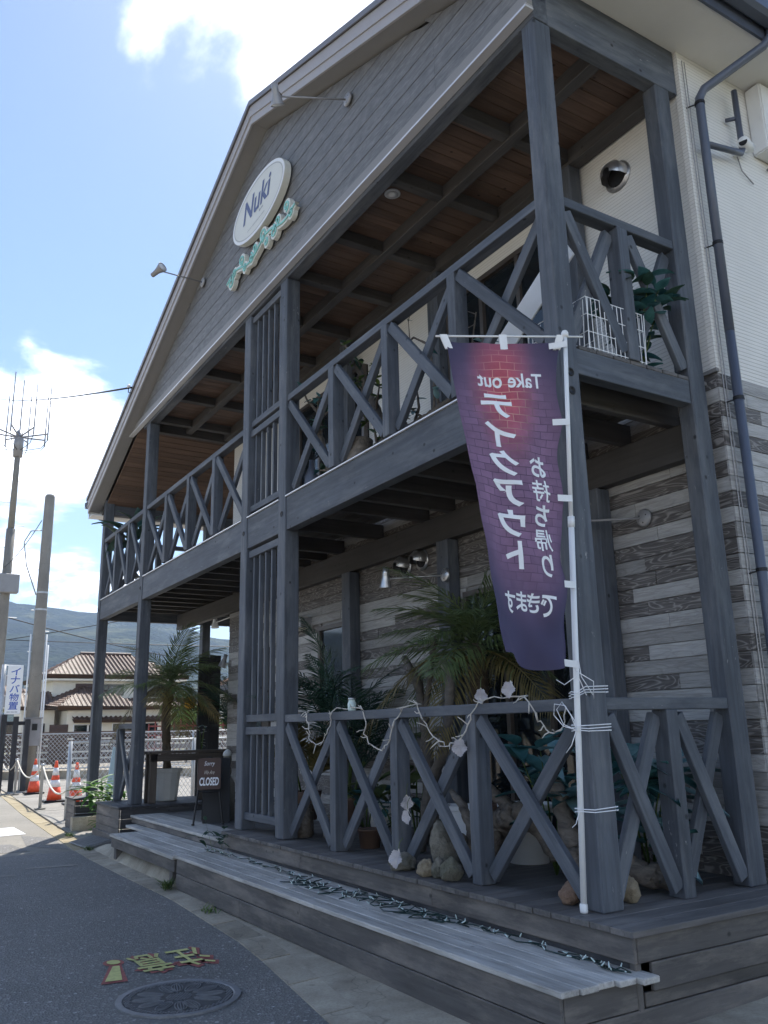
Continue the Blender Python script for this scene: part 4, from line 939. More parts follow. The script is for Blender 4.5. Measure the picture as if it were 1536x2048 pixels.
# ------------------------------------------------------------------ rocks, logs, driftwood
def rock(loc, r, mat, label, seed, sc_=(1, 1, 1), flat_=.22):
    bm = bmesh.new(); bmesh.ops.create_icosphere(bm, subdivisions=4, radius=1)
    pl = [V((math.sin(q*seed*3.7+q), math.cos(q*2.3+seed), math.sin(q*1.9-seed*2))).normalized() for q in range(11)]
    for v in bm.verts:
        n = noise.noise(v.co * 1.1 + V((seed * 3.1, 0, 0))) * .38 + noise.noise(v.co * 2.6 + V((0, seed * 5.3, 0))) * .16 + noise.noise(v.co * 6 + V((seed, 0, 2))) * .14 + noise.noise(v.co * 14 + V((seed, 1, 2))) * .09
        dn_ = v.co.normalized(); lim = min([.80 / max(dn_.dot(q), .05) for q in pl] + [1.15])
        v.co = dn_ * (min(1.0, lim) * (1 + n * .62))
        v.co.x *= sc_[0] * r; v.co.y *= sc_[1] * r; v.co.z *= sc_[2] * r
    zm = min(v.co.z for v in bm.verts) * (1 - flat_)
    for v in bm.verts: v.co.z = max(v.co.z, zm) - zm
    m = bpy.data.meshes.new('rock'); bm.to_mesh(m); bm.free(); m.shade_smooth(); m.materials.append(mat)
    o = link(bpy.data.objects.new('rock', m), None, Matrix.Translation(V(loc)) @ Matrix.Rotation(seed, 4, 'Z')); return tag(o, label, 'rock', 'rocks on the deck edge')
rock((-1.84, -0.045, 0.001), .078, M['rock_grey'], 'rounded mossy grey rock at the foot of a baluster, with a white leaf', 1.2, (1.3, .9, .85))
rock((-1.60, 0.16, 0.001), .155, M['rock_grey'], 'large upright grey stone slab leaning in the deck rock group', 2.0, (.95, .62, 1.35), .35)
rock((-1.535, -0.055, 0.001), .062, M['rock_tan'], 'small pale tan round stone in front of the upright slab', 3.4, (1, 1, 1.0))
rock((-1.42, -0.03, 0.001), .062, M['rock_grey'], 'small grey stone between the tan stone and a blocky grey one', 4.1, (.85, .9, 1.15))
rock((-1.29, -0.02, 0.001), .078, M['rock_grey'], 'blocky grey stone against the foot of the brace', 5.6, (1.05, .9, 1.0))
rock((-0.30, 0.06, 0.001), .070, M['rock_pink'], 'reddish stone behind the foot of the banner pole', 6.3, (1, 1, .9))
rock((-0.13, 0.33, 0.001), .068, M['rock_tan'], 'squarish tan stone behind the corner post', 7.7, (.9, .9, 1.15))
def branch(mb, pts, radii, seed, n=14, wob=.13):
    rn = random.Random(seed); P = []; Rr = []; b0 = len(mb.v)
    for i in range((len(pts) - 1) * 9 + 1):
        k = i / 9; a = min(int(k), len(pts) - 2); p = V(pts[a]).lerp(V(pts[a+1]), k - a); r = radii[a] + (radii[a+1] - radii[a]) * (k - a)
        P.append(p + V((rn.uniform(-1, 1), rn.uniform(-1, 1), rn.uniform(-1, 1))) * r * wob); Rr.append(r * rn.uniform(.86, 1.12))
    mb.tube(P, Rr, n)
    for i in range(len(P)):
        for q in range(n):
            v = V(mb.v[b0 + i*n + q]); f_ = noise.noise(V((q * 1.3 + seed, i * .22, 0))) * .22 + noise.noise(v * 14) * .12 + noise.noise(v * 40) * .06
            mb.v[b0 + i*n + q] = tuple(v + (v - P[i]) * f_)
def driftwood(name, label, cat, branches, mat, seed):
    base = V(branches[0][0][0]); t = thing(name, label, cat, tuple(base))
    for i, (pts, rr) in enumerate(branches):
        mb = MB(); branch(mb, [V(p) - base for p in pts], [q * .78 for q in rr], seed + i)
        o = mb.build('trunk' if i == 0 else 'limb', mat, t, None, True)
    return t
driftwood('driftwood', 'gnarled grey driftwood root resting on the deck beside a baluster', 'driftwood', [([(-1.52, .5, .09), (-1.45, .52, .30), (-1.28, .5, .36), (-1.12, .55, .34), (-0.98, .6, .10)], [.07, .10, .11, .09, .06]), ([(-1.28, .5, .38), (-1.36, .46, .46), (-1.50, .44, .56)], [.07, .05, .042]), ([(-1.45, .5, .30), (-1.62, .42, .20), (-1.74, .36, .06)], [.06, .05, .05])], M['bark'], 21)
driftwood('driftwood', 'pale forked driftwood limb leaning on the upright stone slab', 'driftwood', [([(-1.50, .28, .05), (-1.53, .33, .28), (-1.65, .35, .41), (-1.80, .36, .50)], [.045, .05, .045, .02]), ([(-1.50, .24, .22), (-1.52, .15, .14), (-1.55, .06, .12)], [.04, .035, .05])], M['bark'], 33)
driftwood('driftwood', 'thick dark driftwood trunk sloping down behind the corner post', 'driftwood', [([(-0.66, .50, .05), (-0.74, .52, .22), (-0.88, .56, .48), (-1.0, .60, .66)], [.07, .085, .07, .05]), ([(-0.72, .52, .2), (-0.62, .60, .34), (-0.58, .68, .46)], [.05, .045, .03])], M['bark'], 41)
lg = driftwood('log', 'split grey log lying on the deck behind the end railing', 'log', [([(-0.13, .70, .085), (-0.28, .62, .10), (-0.45, .55, .16), (-0.6, .48, .22)], [.082, .088, .085, .07])], M['bark'], 52)
driftwood('standing_branch', 'tall forked dark branch standing upright behind the rail, two cut tips', 'branch', [([(-2.36, .6, .02), (-2.40, .6, .55), (-2.44, .6, .80), (-2.48, .6, 1.10), (-2.56, .6, 1.35), (-2.72, .58, 1.54)], [.06, .058, .055, .05, .042, .036]), ([(-2.46, .6, 1.05), (-2.42, .63, 1.3), (-2.34, .65, 1.68)], [.035, .03, .03])], M['bark_dark'], 61)
driftwood('standing_branch', 'stout twisted branch standing upright nearer the corner bay', 'branch', [([(-2.42, .5, .02), (-2.30, .52, .5), (-2.14, .55, .76), (-2.04, .55, 1.02), (-2.02, .55, 1.30), (-2.10, .55, 1.46)], [.055, .055, .052, .05, .048, .04]), ([(-2.05, .55, 1.1), (-2.2, .6, 1.14), (-2.26, .62, 1.05)], [.03, .028, .02])], M['bark_dark'], 72)
driftwood('standing_branch', 'thin pale stick standing behind the forked branch', 'branch', [([(-2.80, .8, .02), (-2.80, .82, .8), (-2.82, .82, 1.42)], [.028, .026, .022])], M['bark'], 75)
def stump(loc, r, h, label, seed):
    rn = random.Random(seed); prof = [(r*1.08, 0), (r, h*.2), (r*.97, h*.6), (r*1.02, h*.97), (r*.96, h), (.001, h*1.005)]
    mb = MB().lathe(prof, 22); mb.v = [(x * (1 + .08 * noise.noise(V((x*9, y*9, z*2 + seed)))), y * (1 + .08 * noise.noise(V((x*9+3, y*9, z*2)))), z) for x, y, z in mb.v]
    return tag(mb.build('log_stump', M['bark'], None, Matrix.Translation(V(loc)), True), label, 'log', 'cut logs')
stump((-3.98, .26, 0.001), .068, .29, 'tallest upright cut log beside the paired posts', 1)
stump((-4.12, .36, 0.001), .060, .20, 'short pale cut log close behind the tallest log', 2)
stump((-3.80, .42, 0.001), .055, .19, 'short dark cut log toward the first braces', 3)
stump((-2.80, .22, 3.231), .12, .24, 'thick cut log standing on the balcony floor', 4)
# vines and driftwood on the balcony
rv = random.Random(5)
def vine(label, pts, r, nl, mat, seed, twigs=6, leafm='teal'):
    rn = random.Random(seed); base = V(pts[0]); t = thing('branch_arrangement', label, 'branch', tuple(base))
    mb = MB(); branch(mb, [V(p) - base for p in pts], [r * (1 - .5 * i / (len(pts) - 1)) for i in range(len(pts))], seed, 8); mb.build('branch', mat, t, None, True)
    for k in range(twigs):
        i = rn.randrange(len(pts) - 1); p = V(pts[i]).lerp(V(pts[i+1]), rn.random()) - base; q = p + V((rn.uniform(-.3, .3), rn.uniform(-.12, .08), rn.uniform(-.1, .35)))
        m_ = MB(); branch(m_, [p, p.lerp(q, .5) + V((rn.uniform(-.06, .06), 0, rn.uniform(-.05, .05))), q], [r * .4, r * .28, r * .12], seed + k, 6); m_.build('twig', mat, t, None, True)
        for j in range(nl):
            mb2 = MB(); d = V((rn.uniform(-1, 1), rn.uniform(-1, 1), rn.uniform(-.4, .9))); leafquad(mb2, p.lerp(q, rn.uniform(.4, 1)), d, V((0, 0, 1)), rn.uniform(.05, .11), rn.uniform(.018, .035), .3)
            shell('leaf', mb2.v, mb2.f, M[leafm if rn.random() < .7 else 'kentia'], t, None, True)
    return t
vine('leafy dark branch arrangement hanging in the middle balcony bay', [(-2.55, .30, 3.24), (-2.50, .3, 3.52), (-2.66, .3, 3.78), (-2.82, .3, 4.02), (-2.86, .18, 4.36)], .048, 6, M['bark_dark'], 81, 16, 'bush')
vine('leafy driftwood leaning in the balcony bay beside the paired posts', [(-3.42, .3, 3.24), (-3.6, .3, 3.55), (-3.75, .3, 3.85), (-3.66, .25, 4.1)], .045, 7, M['bark'], 84, 12, 'teal')
vine('bare branch lying along the balcony floor above the banner', [(-2.35, .25, 3.26), (-2.1, .25, 3.34), (-1.75, .25, 3.36), (-1.4, .28, 3.42)], .042, 2, M['bark_dark'], 88, 12, 'teal_pale')
vine('curved dry stem rising behind the balcony brace', [(-1.75, .3, 3.28), (-1.72, .3, 3.7), (-1.78, .3, 4.0), (-2.0, .3, 4.16), (-2.15, .3, 4.14)], .014, 1, M['bark'], 90, 3, 'teal')
vine('small pale sprig beside the balcony baluster', [(-1.2, .22, 3.24), (-1.18, .22, 3.5), (-1.1, .22, 3.75), (-1.02, .2, 3.92)], .010, 3, M['bark'], 93, 5, 'teal_pale')
bt = thing('blue_bottle', 'slate blue bottle vase on the balcony beside the paired posts', 'vase', (-3.72, .2, 3.231))
MB().lathe([(.07, 0), (.075, .02), (.07, .14), (.03, .24), (.022, .30), (.026, .31), (.02, .31)], 20).build('body', M['pipe'], bt, None, True)
mbb = MB(); rnb = random.Random(2)
for i in range(9): mbb.tube([(0, 0, .3), (rnb.uniform(-.08, .08), rnb.uniform(-.05, .05), rnb.uniform(.34, .46))], [.004, .014], 6)
stuff(mbb.build('berry_sprig', M['iron'], bt))
# wire basket and white panel on the balcony end
wk = thing('wire_basket', 'white wire grid basket on the balcony end behind the braces', 'basket', (-0.30, .50, 3.231))
for i in range(15):
    xx = -.28 + i * .04
    for yy in (-.22, .30): MB().tube([(xx, yy, .0), (xx, yy + .02, .36)], .003, 5).build('wire', M['white'], wk)
for i in range(14):
    yy = -.21 + i * .039
    for xx in (-.28, .28): MB().tube([(xx, yy, .0), (xx, yy, .36)], .003, 5).build('wire', M['white'], wk)
for zz_ in (.01, .12, .24, .36):
    MB().tube([(-.28, -.22, zz_), (.28, -.22, zz_), (.28, .30, zz_), (-.28, .30, zz_), (-.28, -.22, zz_)], .0035, 5, False).build('rim_wire', M['white'], wk)
wp = thing('white_panel', 'white slanted board on thin legs on the balcony behind the corner post', 'board', (-0.8, .48, 3.231))
bar('board', (-.50, .02, .37), (.50, -.02, .93), .015, .22, M['white'], wp)
for xx, zt_ in ((-.4, .38), (.4, .84)): MB().tube([(xx, 0, 0), (xx, 0, zt_)], .012, 8).build('leg', M['white'], wp)
# ------------------------------------------------------------------ white twig garland on the rail, fabric leaves, fairy lights
gp = [(-3.5, 1.11), (-3.42, 1.10), (-3.38, 1.0), (-3.34, .93), (-3.36, .88), (-3.25, .83), (-3.12, .85), (-3.02, .92), (-2.97, 1.03), (-2.93, 1.11), (-2.7, 1.115), (-2.45, 1.11), (-2.38, 1.0), (-2.40, .9), (-2.30, .83), (-2.15, .80), (-2.04, .86), (-1.97, .98), (-1.88, 1.06), (-1.78, 1.115),
      (-1.66, 1.11), (-1.62, 1.02), (-1.52, .95), (-1.44, .87), (-1.33, .83), (-1.22, .84), (-1.12, .9), (-1.05, 1.0), (-.97, 1.09), (-.85, 1.115), (-.6, 1.115), (-.5, 1.11), (-.4, .98), (-.33, .93), (-.25, .90), (-.18, .97), (-.16, 1.08)]
rg = random.Random(9); ga = thing('twig_garland', 'whitened twig garland draped in loops over the lower front rail', 'garland', (-3.5, 0.0, 1.1))
P = []
for a, b in zip(gp, gp[1:]):
    for k in range(3):
        t = k / 3; P.append(V((a[0] + (b[0]-a[0]) * t + rg.uniform(-.012, .012) + 3.5, (-.002 if not (a[1] > 1.095 and b[1] > 1.095) else .05) + rg.uniform(-.012, .004), a[1] + (b[1]-a[1]) * t + rg.uniform(-.012, .012) - 1.1 + (.006 if a[1] > 1.09 else 0))))
MB().tube(P, [.0042 * rg.uniform(.8, 1.3) for _ in P], 6).build('vine', M['twig'], ga, None, True)
for i, p in enumerate(P):
    if i % 2 == 0:
        d = V((rg.uniform(-1, 1), rg.uniform(-1, 0), rg.uniform(-.9, .8))).normalized() * rg.uniform(.03, .085)
        MB().tube([p, p + d * .6 + V((0, 0, rg.uniform(-.012, .012))), p + d], [.0045, .0035, .0022], 5).build('twig', M['twig'], ga, None, True)
def maple(loc, size, rz, tilt, label, mat='white_leaf'):
    pts = [(0, .42)]; n = 44
    for i in range(n + 1):
        a = RAD(-180 + 360 * i / n); lob = .40 + .045 * math.cos(a * 5) - (.04 if i % 2 else 0) + .09 * math.cos(a); pts.append((math.sin(a) * lob * 1.05, .42 + math.cos(a) * lob * 1.15))
    vs = [(x * size, y * size, .12 * size * (math.cos(x * 9) - 1) - .25 * size * y * y * .5) for x, y in pts]
    fs = [(0, i, i + 1) for i in range(1, len(pts) - 1)]
    t = thing('fabric_leaf', label, 'fabric leaf', loc, 0, 'white fabric leaves'); L_ = Matrix.Rotation(rz, 4, 'Z') @ Matrix.Rotation(tilt, 4, 'X')
    shell('blade', vs, fs, M[mat], t, L_, False)
    for a in (-.55, 0, .55): MB().tube([(0, 0, .004), (math.sin(a) * size * .5, math.cos(a) * size * .62, .002)], [.0025, .0012], 5).build('vein', M['twig'], t, L_)
    MB().tube([(0, 0, 0), (0, -.04, .01), (.01, -.07, .03)], .002, 5).build('stalk', M['bush'], t, L_)
maple((-.98, .04, 1.19), 0.094, RAD(50), RAD(-80), 'white fabric leaf perched on the rail above a baluster')
maple((-.67, .03, 1.22), 0.109, RAD(20), RAD(-95), 'white fabric leaf on the rail toward the banner')
maple((-1.13, -.03, .88), 0.117, RAD(35), RAD(-88), 'white fabric leaf hanging against the baluster under the garland')
maple((-1.74, -.06, .50), 0.101, RAD(70), RAD(-70), 'upper white fabric leaf of the cluster on the brace')
maple((-1.72, -.07, .41), 0.101, RAD(10), RAD(-80), 'lower white fabric leaf of the cluster on the brace')
maple((-1.72, -.15, .16), 0.125, RAD(20), RAD(-98), 'white fabric leaf drooping over the rounded mossy rock')
maple((-1.35, .30, .66), 0.094, RAD(60), RAD(-60), 'white fabric leaf above the driftwood limb')
rf = random.Random(14); fl = thing('fairy_lights', 'green-cabled fairy lights strewn along the bleached step', 'fairy lights', (-5.0, -.2, -.18))
key = [(-5.1, -.3), (-4.6, -.24), (-4.1, -.22), (-3.6, -.22), (-3.2, -.24), (-2.9, -.30), (-2.6, -.34), (-2.2, -.30), (-1.9, -.26), (-1.5, -.24), (-1.2, -.22), (-.9, -.19), (-.5, -.18), (-.1, -.18), (.15, -.19), (.28, -.20)]
def strand(n, amp, seed, z_, x0, x1):
    rn = random.Random(seed); out = []
    for i in range(n):
        t = x0 + (x1 - x0) * i / (n - 1); k = t * (len(key) - 1); a = min(int(k), len(key) - 2)
        c = V((*key[a], 0)).lerp(V((*key[a+1], 0)), k - a); am = amp * (1 - .75 * max(0, (t - .6) / .4)) * (1 if t > .28 else .4)
        out.append(V((c.x + math.sin(i * 1.7) * .07 + rn.uniform(-.04, .04) + 5.0, min(max(c.y + math.sin(i * .9 + seed) * am + rn.uniform(-.03, .03), -.52), -.165) + .2, z_ + rn.uniform(0, .012) + .004)))
    return out
bi = 0
for s_, (x0, x1, am) in enumerate(((.0, 1.0, .05), (.33, .72, .13))):
    S = strand(int(150 * (x1 - x0)) + 20, am, 20 + s_, 0.0, x0, x1)
    MB().tube(S, .0038, 5).build('cable', M['cable'], fl, None, True)
    for i in range(0, len(S), 2):
        if bi >= 110: break
        bi += 1; d = V((rf.uniform(-1, 1), rf.uniform(-1, 1), rf.uniform(0, .9))).normalized()
        MB().tube([S[i], S[i] + d * .012, S[i] + d * .028], [.0038, .0038, .0026], 6).build('bulb', M['bulb'], fl)
# ------------------------------------------------------------------ pots and small things on the deck
def planter(loc, r0, r1, h, mat, label, n=24):
    t = thing('planter', label, 'planter', loc)
    p = MB().lathe([(r0, 0), (r1, h * .9), (r1 * 1.1, h * .91), (r1 * 1.12, h), (r1 * .98, h), (r1 * .95, h * .92), (.01, h * .9)], n).build('body', mat, t, None, n > 8)
    MB().lathe([(r1 * .93, h * .93), (.01, h * .95)], n).build('soil', M['soil'], t); return t
planter((-2.15, .72, .001), .13, .17, .36, M['white'], 'white square-shouldered planter behind the driftwood root', 4)
planter((-1.55, .85, .001), .14, .19, .40, M['white'], 'white rimmed planter beside the sliding door', 24)
planter((-3.45, .80, .001), .11, .15, .30, M['white'], 'white planter behind the first braces', 24)
planter((-2.95, .35, .001), .08, .10, .15, M['terra'], 'small brown clay pot behind the middle baluster', 20)
gj = thing('glass_jar', 'small glass jar standing on the lower front rail', 'jar', (-2.72, .065, 1.091)); 
MB().lathe([(.03, 0), (.035, .01), (.036, .06), (.028, .075), (.028, .09), (.031, .092), (.025, .092)], 16).build('body', M['bulb'], gj, None, True)
MB().lathe([(.031, .0921), (.031, .105), (.001, .106)], 16).build('lid', M['steel'], gj, None, True)
# ------------------------------------------------------------------ easel, boards, table on the far platform
ez = thing('easel', 'easel holding a brown board that reads Sorry We Are CLOSED', 'easel', (-6.62, .30, -.0985), RAD(70))
# local frame: board faces local -Y, width on X
for sx in (-1, 1):
    MB().tube([(sx * .17, -.10, .003), (sx * .075, .045, .74)], .011, 8).build('leg', M['iron'], ez)
    MB().lathe([(.018, 0), (.018, .02)], 10, (sx * .17, -.10, .001)).build('foot', M['iron'], ez)
MB().tube([(0, .30, .003), (0, .06, .70)], .011, 8).build('leg', M['iron'], ez)
MB().tube([(-.13, -.04, .37), (.13, -.04, .37)], .009, 8).build('shelf_rail', M['iron'], ez)
MB().tube([(-.09, .03, .72), (0, .035, .76), (.09, .03, .72)], .008, 8).build('top_scroll', M['iron'], ez, None, True)
TB = Matrix.Translation((0, -.035, .39)) @ Matrix.Rotation(RAD(90 - 11), 4, 'X')
def rrect(w_, h_, r_, n=5):
    out = []
    for cx, cy, a0 in ((w_/2-r_, h_/2-r_, 0), (-w_/2+r_, h_/2-r_, 90), (-w_/2+r_, -h_/2+r_, 180), (w_/2-r_, -h_/2+r_, 270)):
        for i in range(n + 1): a = RAD(a0 + 90 * i / n); out.append((cx + r_ * math.cos(a), cy + r_ * math.sin(a)))
    return out
bd = MB().prism(rrect(.27, .36, .025), 0, .016, lambda a, b, d: (a, b + .18, d)).build('board', M['board_brown'], ez, TB)
letters('Sorry', .12, .065, .0, .29, .0172, 'lettering', M['ink_white'], bd, TB, .0, .25)
letters('We Are', .12, .045, .0, .195, .0172, 'lettering', M['rope'], bd, TB, .0, .35)
letters('CLOSED', .225, .095, .0, .09, .0172, 'lettering', M['ink_white'], bd, TB, .03, .05)
bb = thing('blackboard', 'black folding board standing behind the easel', 'board', (-6.86, .48, -.0985), RAD(72))
for s_ in (1, -1): MB().add([(-.16, -.02*s_-.16*s_, .0), (.16, -.02*s_-.16*s_, .0), (.16, -.006*s_, .74), (-.16, -.006*s_, .74), (-.16, -.035*s_-.16*s_, .0), (.16, -.035*s_-.16*s_, .0), (.16, -.022*s_, .74), (-.16, -.022*s_, .74)], [(0,3,2,1),(4,5,6,7),(0,1,5,4),(1,2,6,5),(2,3,7,6),(3,0,4,7)]).build('panel', M['black_paint'], bb)
fg = thing('figurine', 'small pale stone bust figurine beside the blackboard', 'figurine', (-7.02, .68, -.0985))
MB().lathe([(.10, 0), (.10, .42), (.08, .46), (.05, .50), (.001, .50)], 16).build('pedestal', M['conc_pale'], fg, None, True)
MB().lathe([(.03, .5), (.055, .55), (.05, .60), (.028, .63), (.035, .66), (.052, .70), (.05, .75), (.03, .79), (.001, .80)], 16).build('bust', M['rock_grey'], fg, None, True)
MB().lathe([(.04, .745), (.062, .76), (.05, .80), (.02, .83), (.001, .835)], 14).build('cap', M['pot'], fg, None, True)
uj = thing('urn', 'pale urn with dark scroll pattern behind the easel legs', 'urn', (-7.15, 1.05, -.0985))
MB().lathe([(.10, 0), (.15, .08), (.16, .22), (.12, .32), (.10, .36), (.12, .38), (.09, .38)], 22).build('body', M['pot'], uj, None, True)
for k in range(5):
    a = -.9 + k * .45; MB().tube([(.155 * math.cos(a + .12 * math.sin(j)), .155 * math.sin(a + .12 * math.sin(j)), .06 + j * .03) for j in range(7)], .004, 5).build('scroll', M['iron'], uj)
tb = thing('side_table', 'narrow dark timber counter on the black platform in front of the palm', 'table', (-8.95, .2, 0.0))
abox('table_top', (-.14, .14), (0.0, 1.22), (.665, .70), M['table'], tb)
for yy in (.09, .86, 1.13):
    for xx in ((-.09, .09) if yy in (.09, 1.13) else (-.09,)): abox('leg', (xx - .035, xx + .035), (yy - .05, yy + .05), (.001, .6645), M['table'], tb)
abox('apron', (.105, .125), (.02, 1.2), (.56, .66), M['table'], tb)
pn = thing('timber_panel', 'tall black timber panel standing by the wall end', 'panel', (-9.75, 1.22, 0.0))
for i in range(2): abox('board', (-.02, .02), (i * .185, i * .185 + .18), (.001, 2.12 + .03 * i), M['black_wood'], pn)
abox('batten', (.021, .05), (.02, .34), (1.0, 1.07), M['black_wood'], pn)
p2 = thing('timber_panel', 'low panel of dark upright planks beside the wall corner', 'panel', (-9.35, 1.62, 0.0))
for i in range(4): abox('board', (-.02, .02), (i * .125, i * .125 + .12), (.001, 1.22 + random.uniform(-.05, .05)), M['black_wood'], p2)
of = leafy('flower_spray', 'artificial plant', (-9.02, 1.05, .701), 16, .07, .02, .36, .05, 'teal_pale', 27, 'small teal and white spray of leaves on the narrow counter', 'white_leaf', None, .3, .8, 3)
ln = thing('lantern', 'yellow paper lantern hung among the palm fronds', 'lantern', (-9.75, 1.1, 1.30))
MB().lathe([(.03, 0), (.075, .03), (.095, .10), (.075, .17), (.03, .20)], 18).build('shade', plain('yellow_lantern_paper', (.75, .42, .05), .7), ln, None, True)
for zc in (.0, .2): MB().lathe([(.035, zc - .008), (.035, zc + .008)], 14).build('cap', M['iron'], ln)
for zc in (.04, .07, .10, .13, .16): MB().lathe([(.097 - abs(zc - .1) * .5, zc - .002), (.097 - abs(zc - .1) * .5, zc + .002)], 18).build('rib', M['iron'], ln)
MB().tube([(0, 0, .205), (0, .02, .5), (0, .135, .70)], .003, 5).build('cord', M['iron'], ln)
# ------------------------------------------------------------------ painted warning, manhole, weeds
pw = thing('road_paint', 'yellow painted warning characters outlined in red on the asphalt', 'road paint', (-2.4, -1.5, G))
M['paint_red'] = plain('worn_red_paint', (0.30, 0.085, 0.075), .85, var=.35, scale=30)
M['paint_yellow'] = plain('worn_yellow_paint', (0.52, 0.50, 0.19), .85, var=.22, scale=30)
RA = RAD(-90)     # reading direction on the ground
def ground_text(ch, w_, h_, at_, bold, zo, name, mat):
    vs, fs = glyph(ch, w_, h_, bold); ca, sa = math.cos(RA), math.sin(RA)
    return shell(name, [(at_[0] + a * ca - b * sa + 2.4, at_[1] + a * sa + b * ca + 1.5, zo) for a, b in vs], fs, mat, pw)
for ch, yc in (('注', -1.30), ('意', -1.565)):
    ground_text(ch, .285, .56, (-2.52, yc), .085, .0045, 'outline', M['paint_red']); ground_text(ch, .225, .47, (-2.52, yc), .012, .0085, 'character', M['paint_yellow'])
def gpoly(pts, zo, name, mat): return shell(name, [(x + 2.4, y + 1.5, zo) for x, y in pts], [tuple(range(len(pts)))], mat, pw)
def circ(cx, cy, rx, ry, n=22): return [(cx + rx * math.cos(2*math.pi*i/n), cy + ry * math.sin(2*math.pi*i/n)) for i in range(n)]
def drop(g): return [(-2.63 - g * .6, -1.795 - g), (-2.27 + g, -1.84 - .06 - g), (-2.25 + g, -1.80 + .01 + g), (-2.63 - g * .6, -1.765 + g)]
gpoly(circ(-2.68, -1.765, .085, .066), .0045, 'outline', M['paint_red']); gpoly(circ(-2.68, -1.765, .058, .042), .0085, 'character', M['paint_yellow'])
gpoly([(-2.61, -1.81), (-2.22, -1.955), (-2.20, -1.80), (-2.60, -1.735)], .005, 'outline', M['paint_red']); gpoly([(-2.58, -1.795), (-2.25, -1.925), (-2.235, -1.825), (-2.57, -1.755)], .0089, 'character', M['paint_yellow'])
mh = thing('manhole_cover', 'round patterned iron manhole cover set in the asphalt', 'manhole cover', (-1.70, -1.65, G + .001), RAD(25))
M['cast'] = plain('worn_cast_iron', (0.17, 0.172, 0.18), .55, .2, var=.25, scale=25)
M['cast_dark'] = plain('cast_iron_recess', (0.055, 0.056, 0.06), .7, .1, var=.3, scale=25)
R_ = .345
MB().lathe([(R_, .0), (R_, .010), (R_*.9, .011), (R_*.88, .006), (R_*.88, 0)], 56).build('rim', M['cast'], mh, None, False)
MB().lathe([(R_*.875, .0), (R_*.875, .0065), (.001, .0065)], 56).build('plate', M['cast_dark'], mh)
rl = []
def rib(pts, wd=.004):
    mb = MB(); n = len(pts)
    for i in range(n - 1):
        a, b = V((*pts[i], 0)), V((*pts[i+1], 0)); d = (b - a).normalized(); s_ = V((-d.y, d.x, 0)) * wd
        mb.add([a - s_ + V((0, 0, .0066)), b - s_ + V((0, 0, .0066)), b + s_ + V((0, 0, .0066)), a + s_ + V((0, 0, .0066)), a - s_ + V((0, 0, .0115)), b - s_ + V((0, 0, .0115)), b + s_ + V((0, 0, .0115)), a + s_ + V((0, 0, .0115))], [(0,3,2,1),(4,5,6,7),(0,1,5,4),(1,2,6,5),(2,3,7,6),(3,0,4,7)])
    return mb.build('rib', M['cast'], mh)
for pcx, pcy, ang in [(.13 * math.cos(a) * 1.35, .13 * math.sin(a) * 1.35, a) for a in [RAD(k) for k in (20, 50, 80, 110, 140, 160, 200, 230, 260, 290, 320, 340)]]:
    for k in (-1, -.5, 0, .5, 1):
        pts = []
        for i in range(9):
            t = -1 + 2 * i / 8; l = .082 * t; w_ = .032 * k * math.sqrt(max(0, 1 - t * t)); pts.append((pcx + l * math.cos(ang) - w_ * math.sin(ang), pcy + l * math.sin(ang) + w_ * math.cos(ang)))
        rib(pts, .0026)
studs = MB()
for i in range(-17, 18):
    for j in range(-17, 18):
        x, y = i * .017 + (j % 2) * .0085, j * .017
        r_ = math.hypot(x, y)
        if r_ < .075 or .265 < r_ < .297: studs.box(x - .005, x + .005, y - .004, y + .004, .0066, .011)
stuff(studs.build('stud_pattern', M['cast'], mh))
def weed(loc, n, h, seed, label):
    rn = random.Random(seed); t = thing('weed', label, 'weed', loc, 0, 'weeds in the gutter'); mb = MB()
    for i in range(n):
        a = rn.uniform(0, 6.28); p = V((rn.gauss(0, .05), rn.gauss(0, .025), 0)); d = V((math.cos(a) * .7, math.sin(a) * .7, rn.uniform(.5, 1.4))); leafquad(mb, p, d, V((-d.x, -d.y, .6)), h * rn.uniform(.4, 1), .006, .3)
    stuff(shell('foliage', mb.v, mb.f, M['bush'], t)); return t
weed((-5.06, -.66, -.487), 70, .16, 3, 'largest weed tuft growing under the corner where the two steps meet'); weed((-3.78, -.72, -.488), 24, .10, 4, 'small weed tuft in the gutter along the long step')
weed((-8.45, -.62, -.488), 40, .09, 5, 'weed tuft at the edge of the sunlit road by the ramp plate'); weed((-10.2, -.50, -.485), 40, .10, 6, 'weed tuft at the foot of the far post plinth')
iv = vine('small ivy sprig lying on the step at the deck corner', [(-5.0, -.3, -.178), (-4.9, -.27, -.15), (-4.8, -.25, -.16), (-4.62, -.22, -.175)], .004, 4, M['bush'], 97, 5, 'kentia')
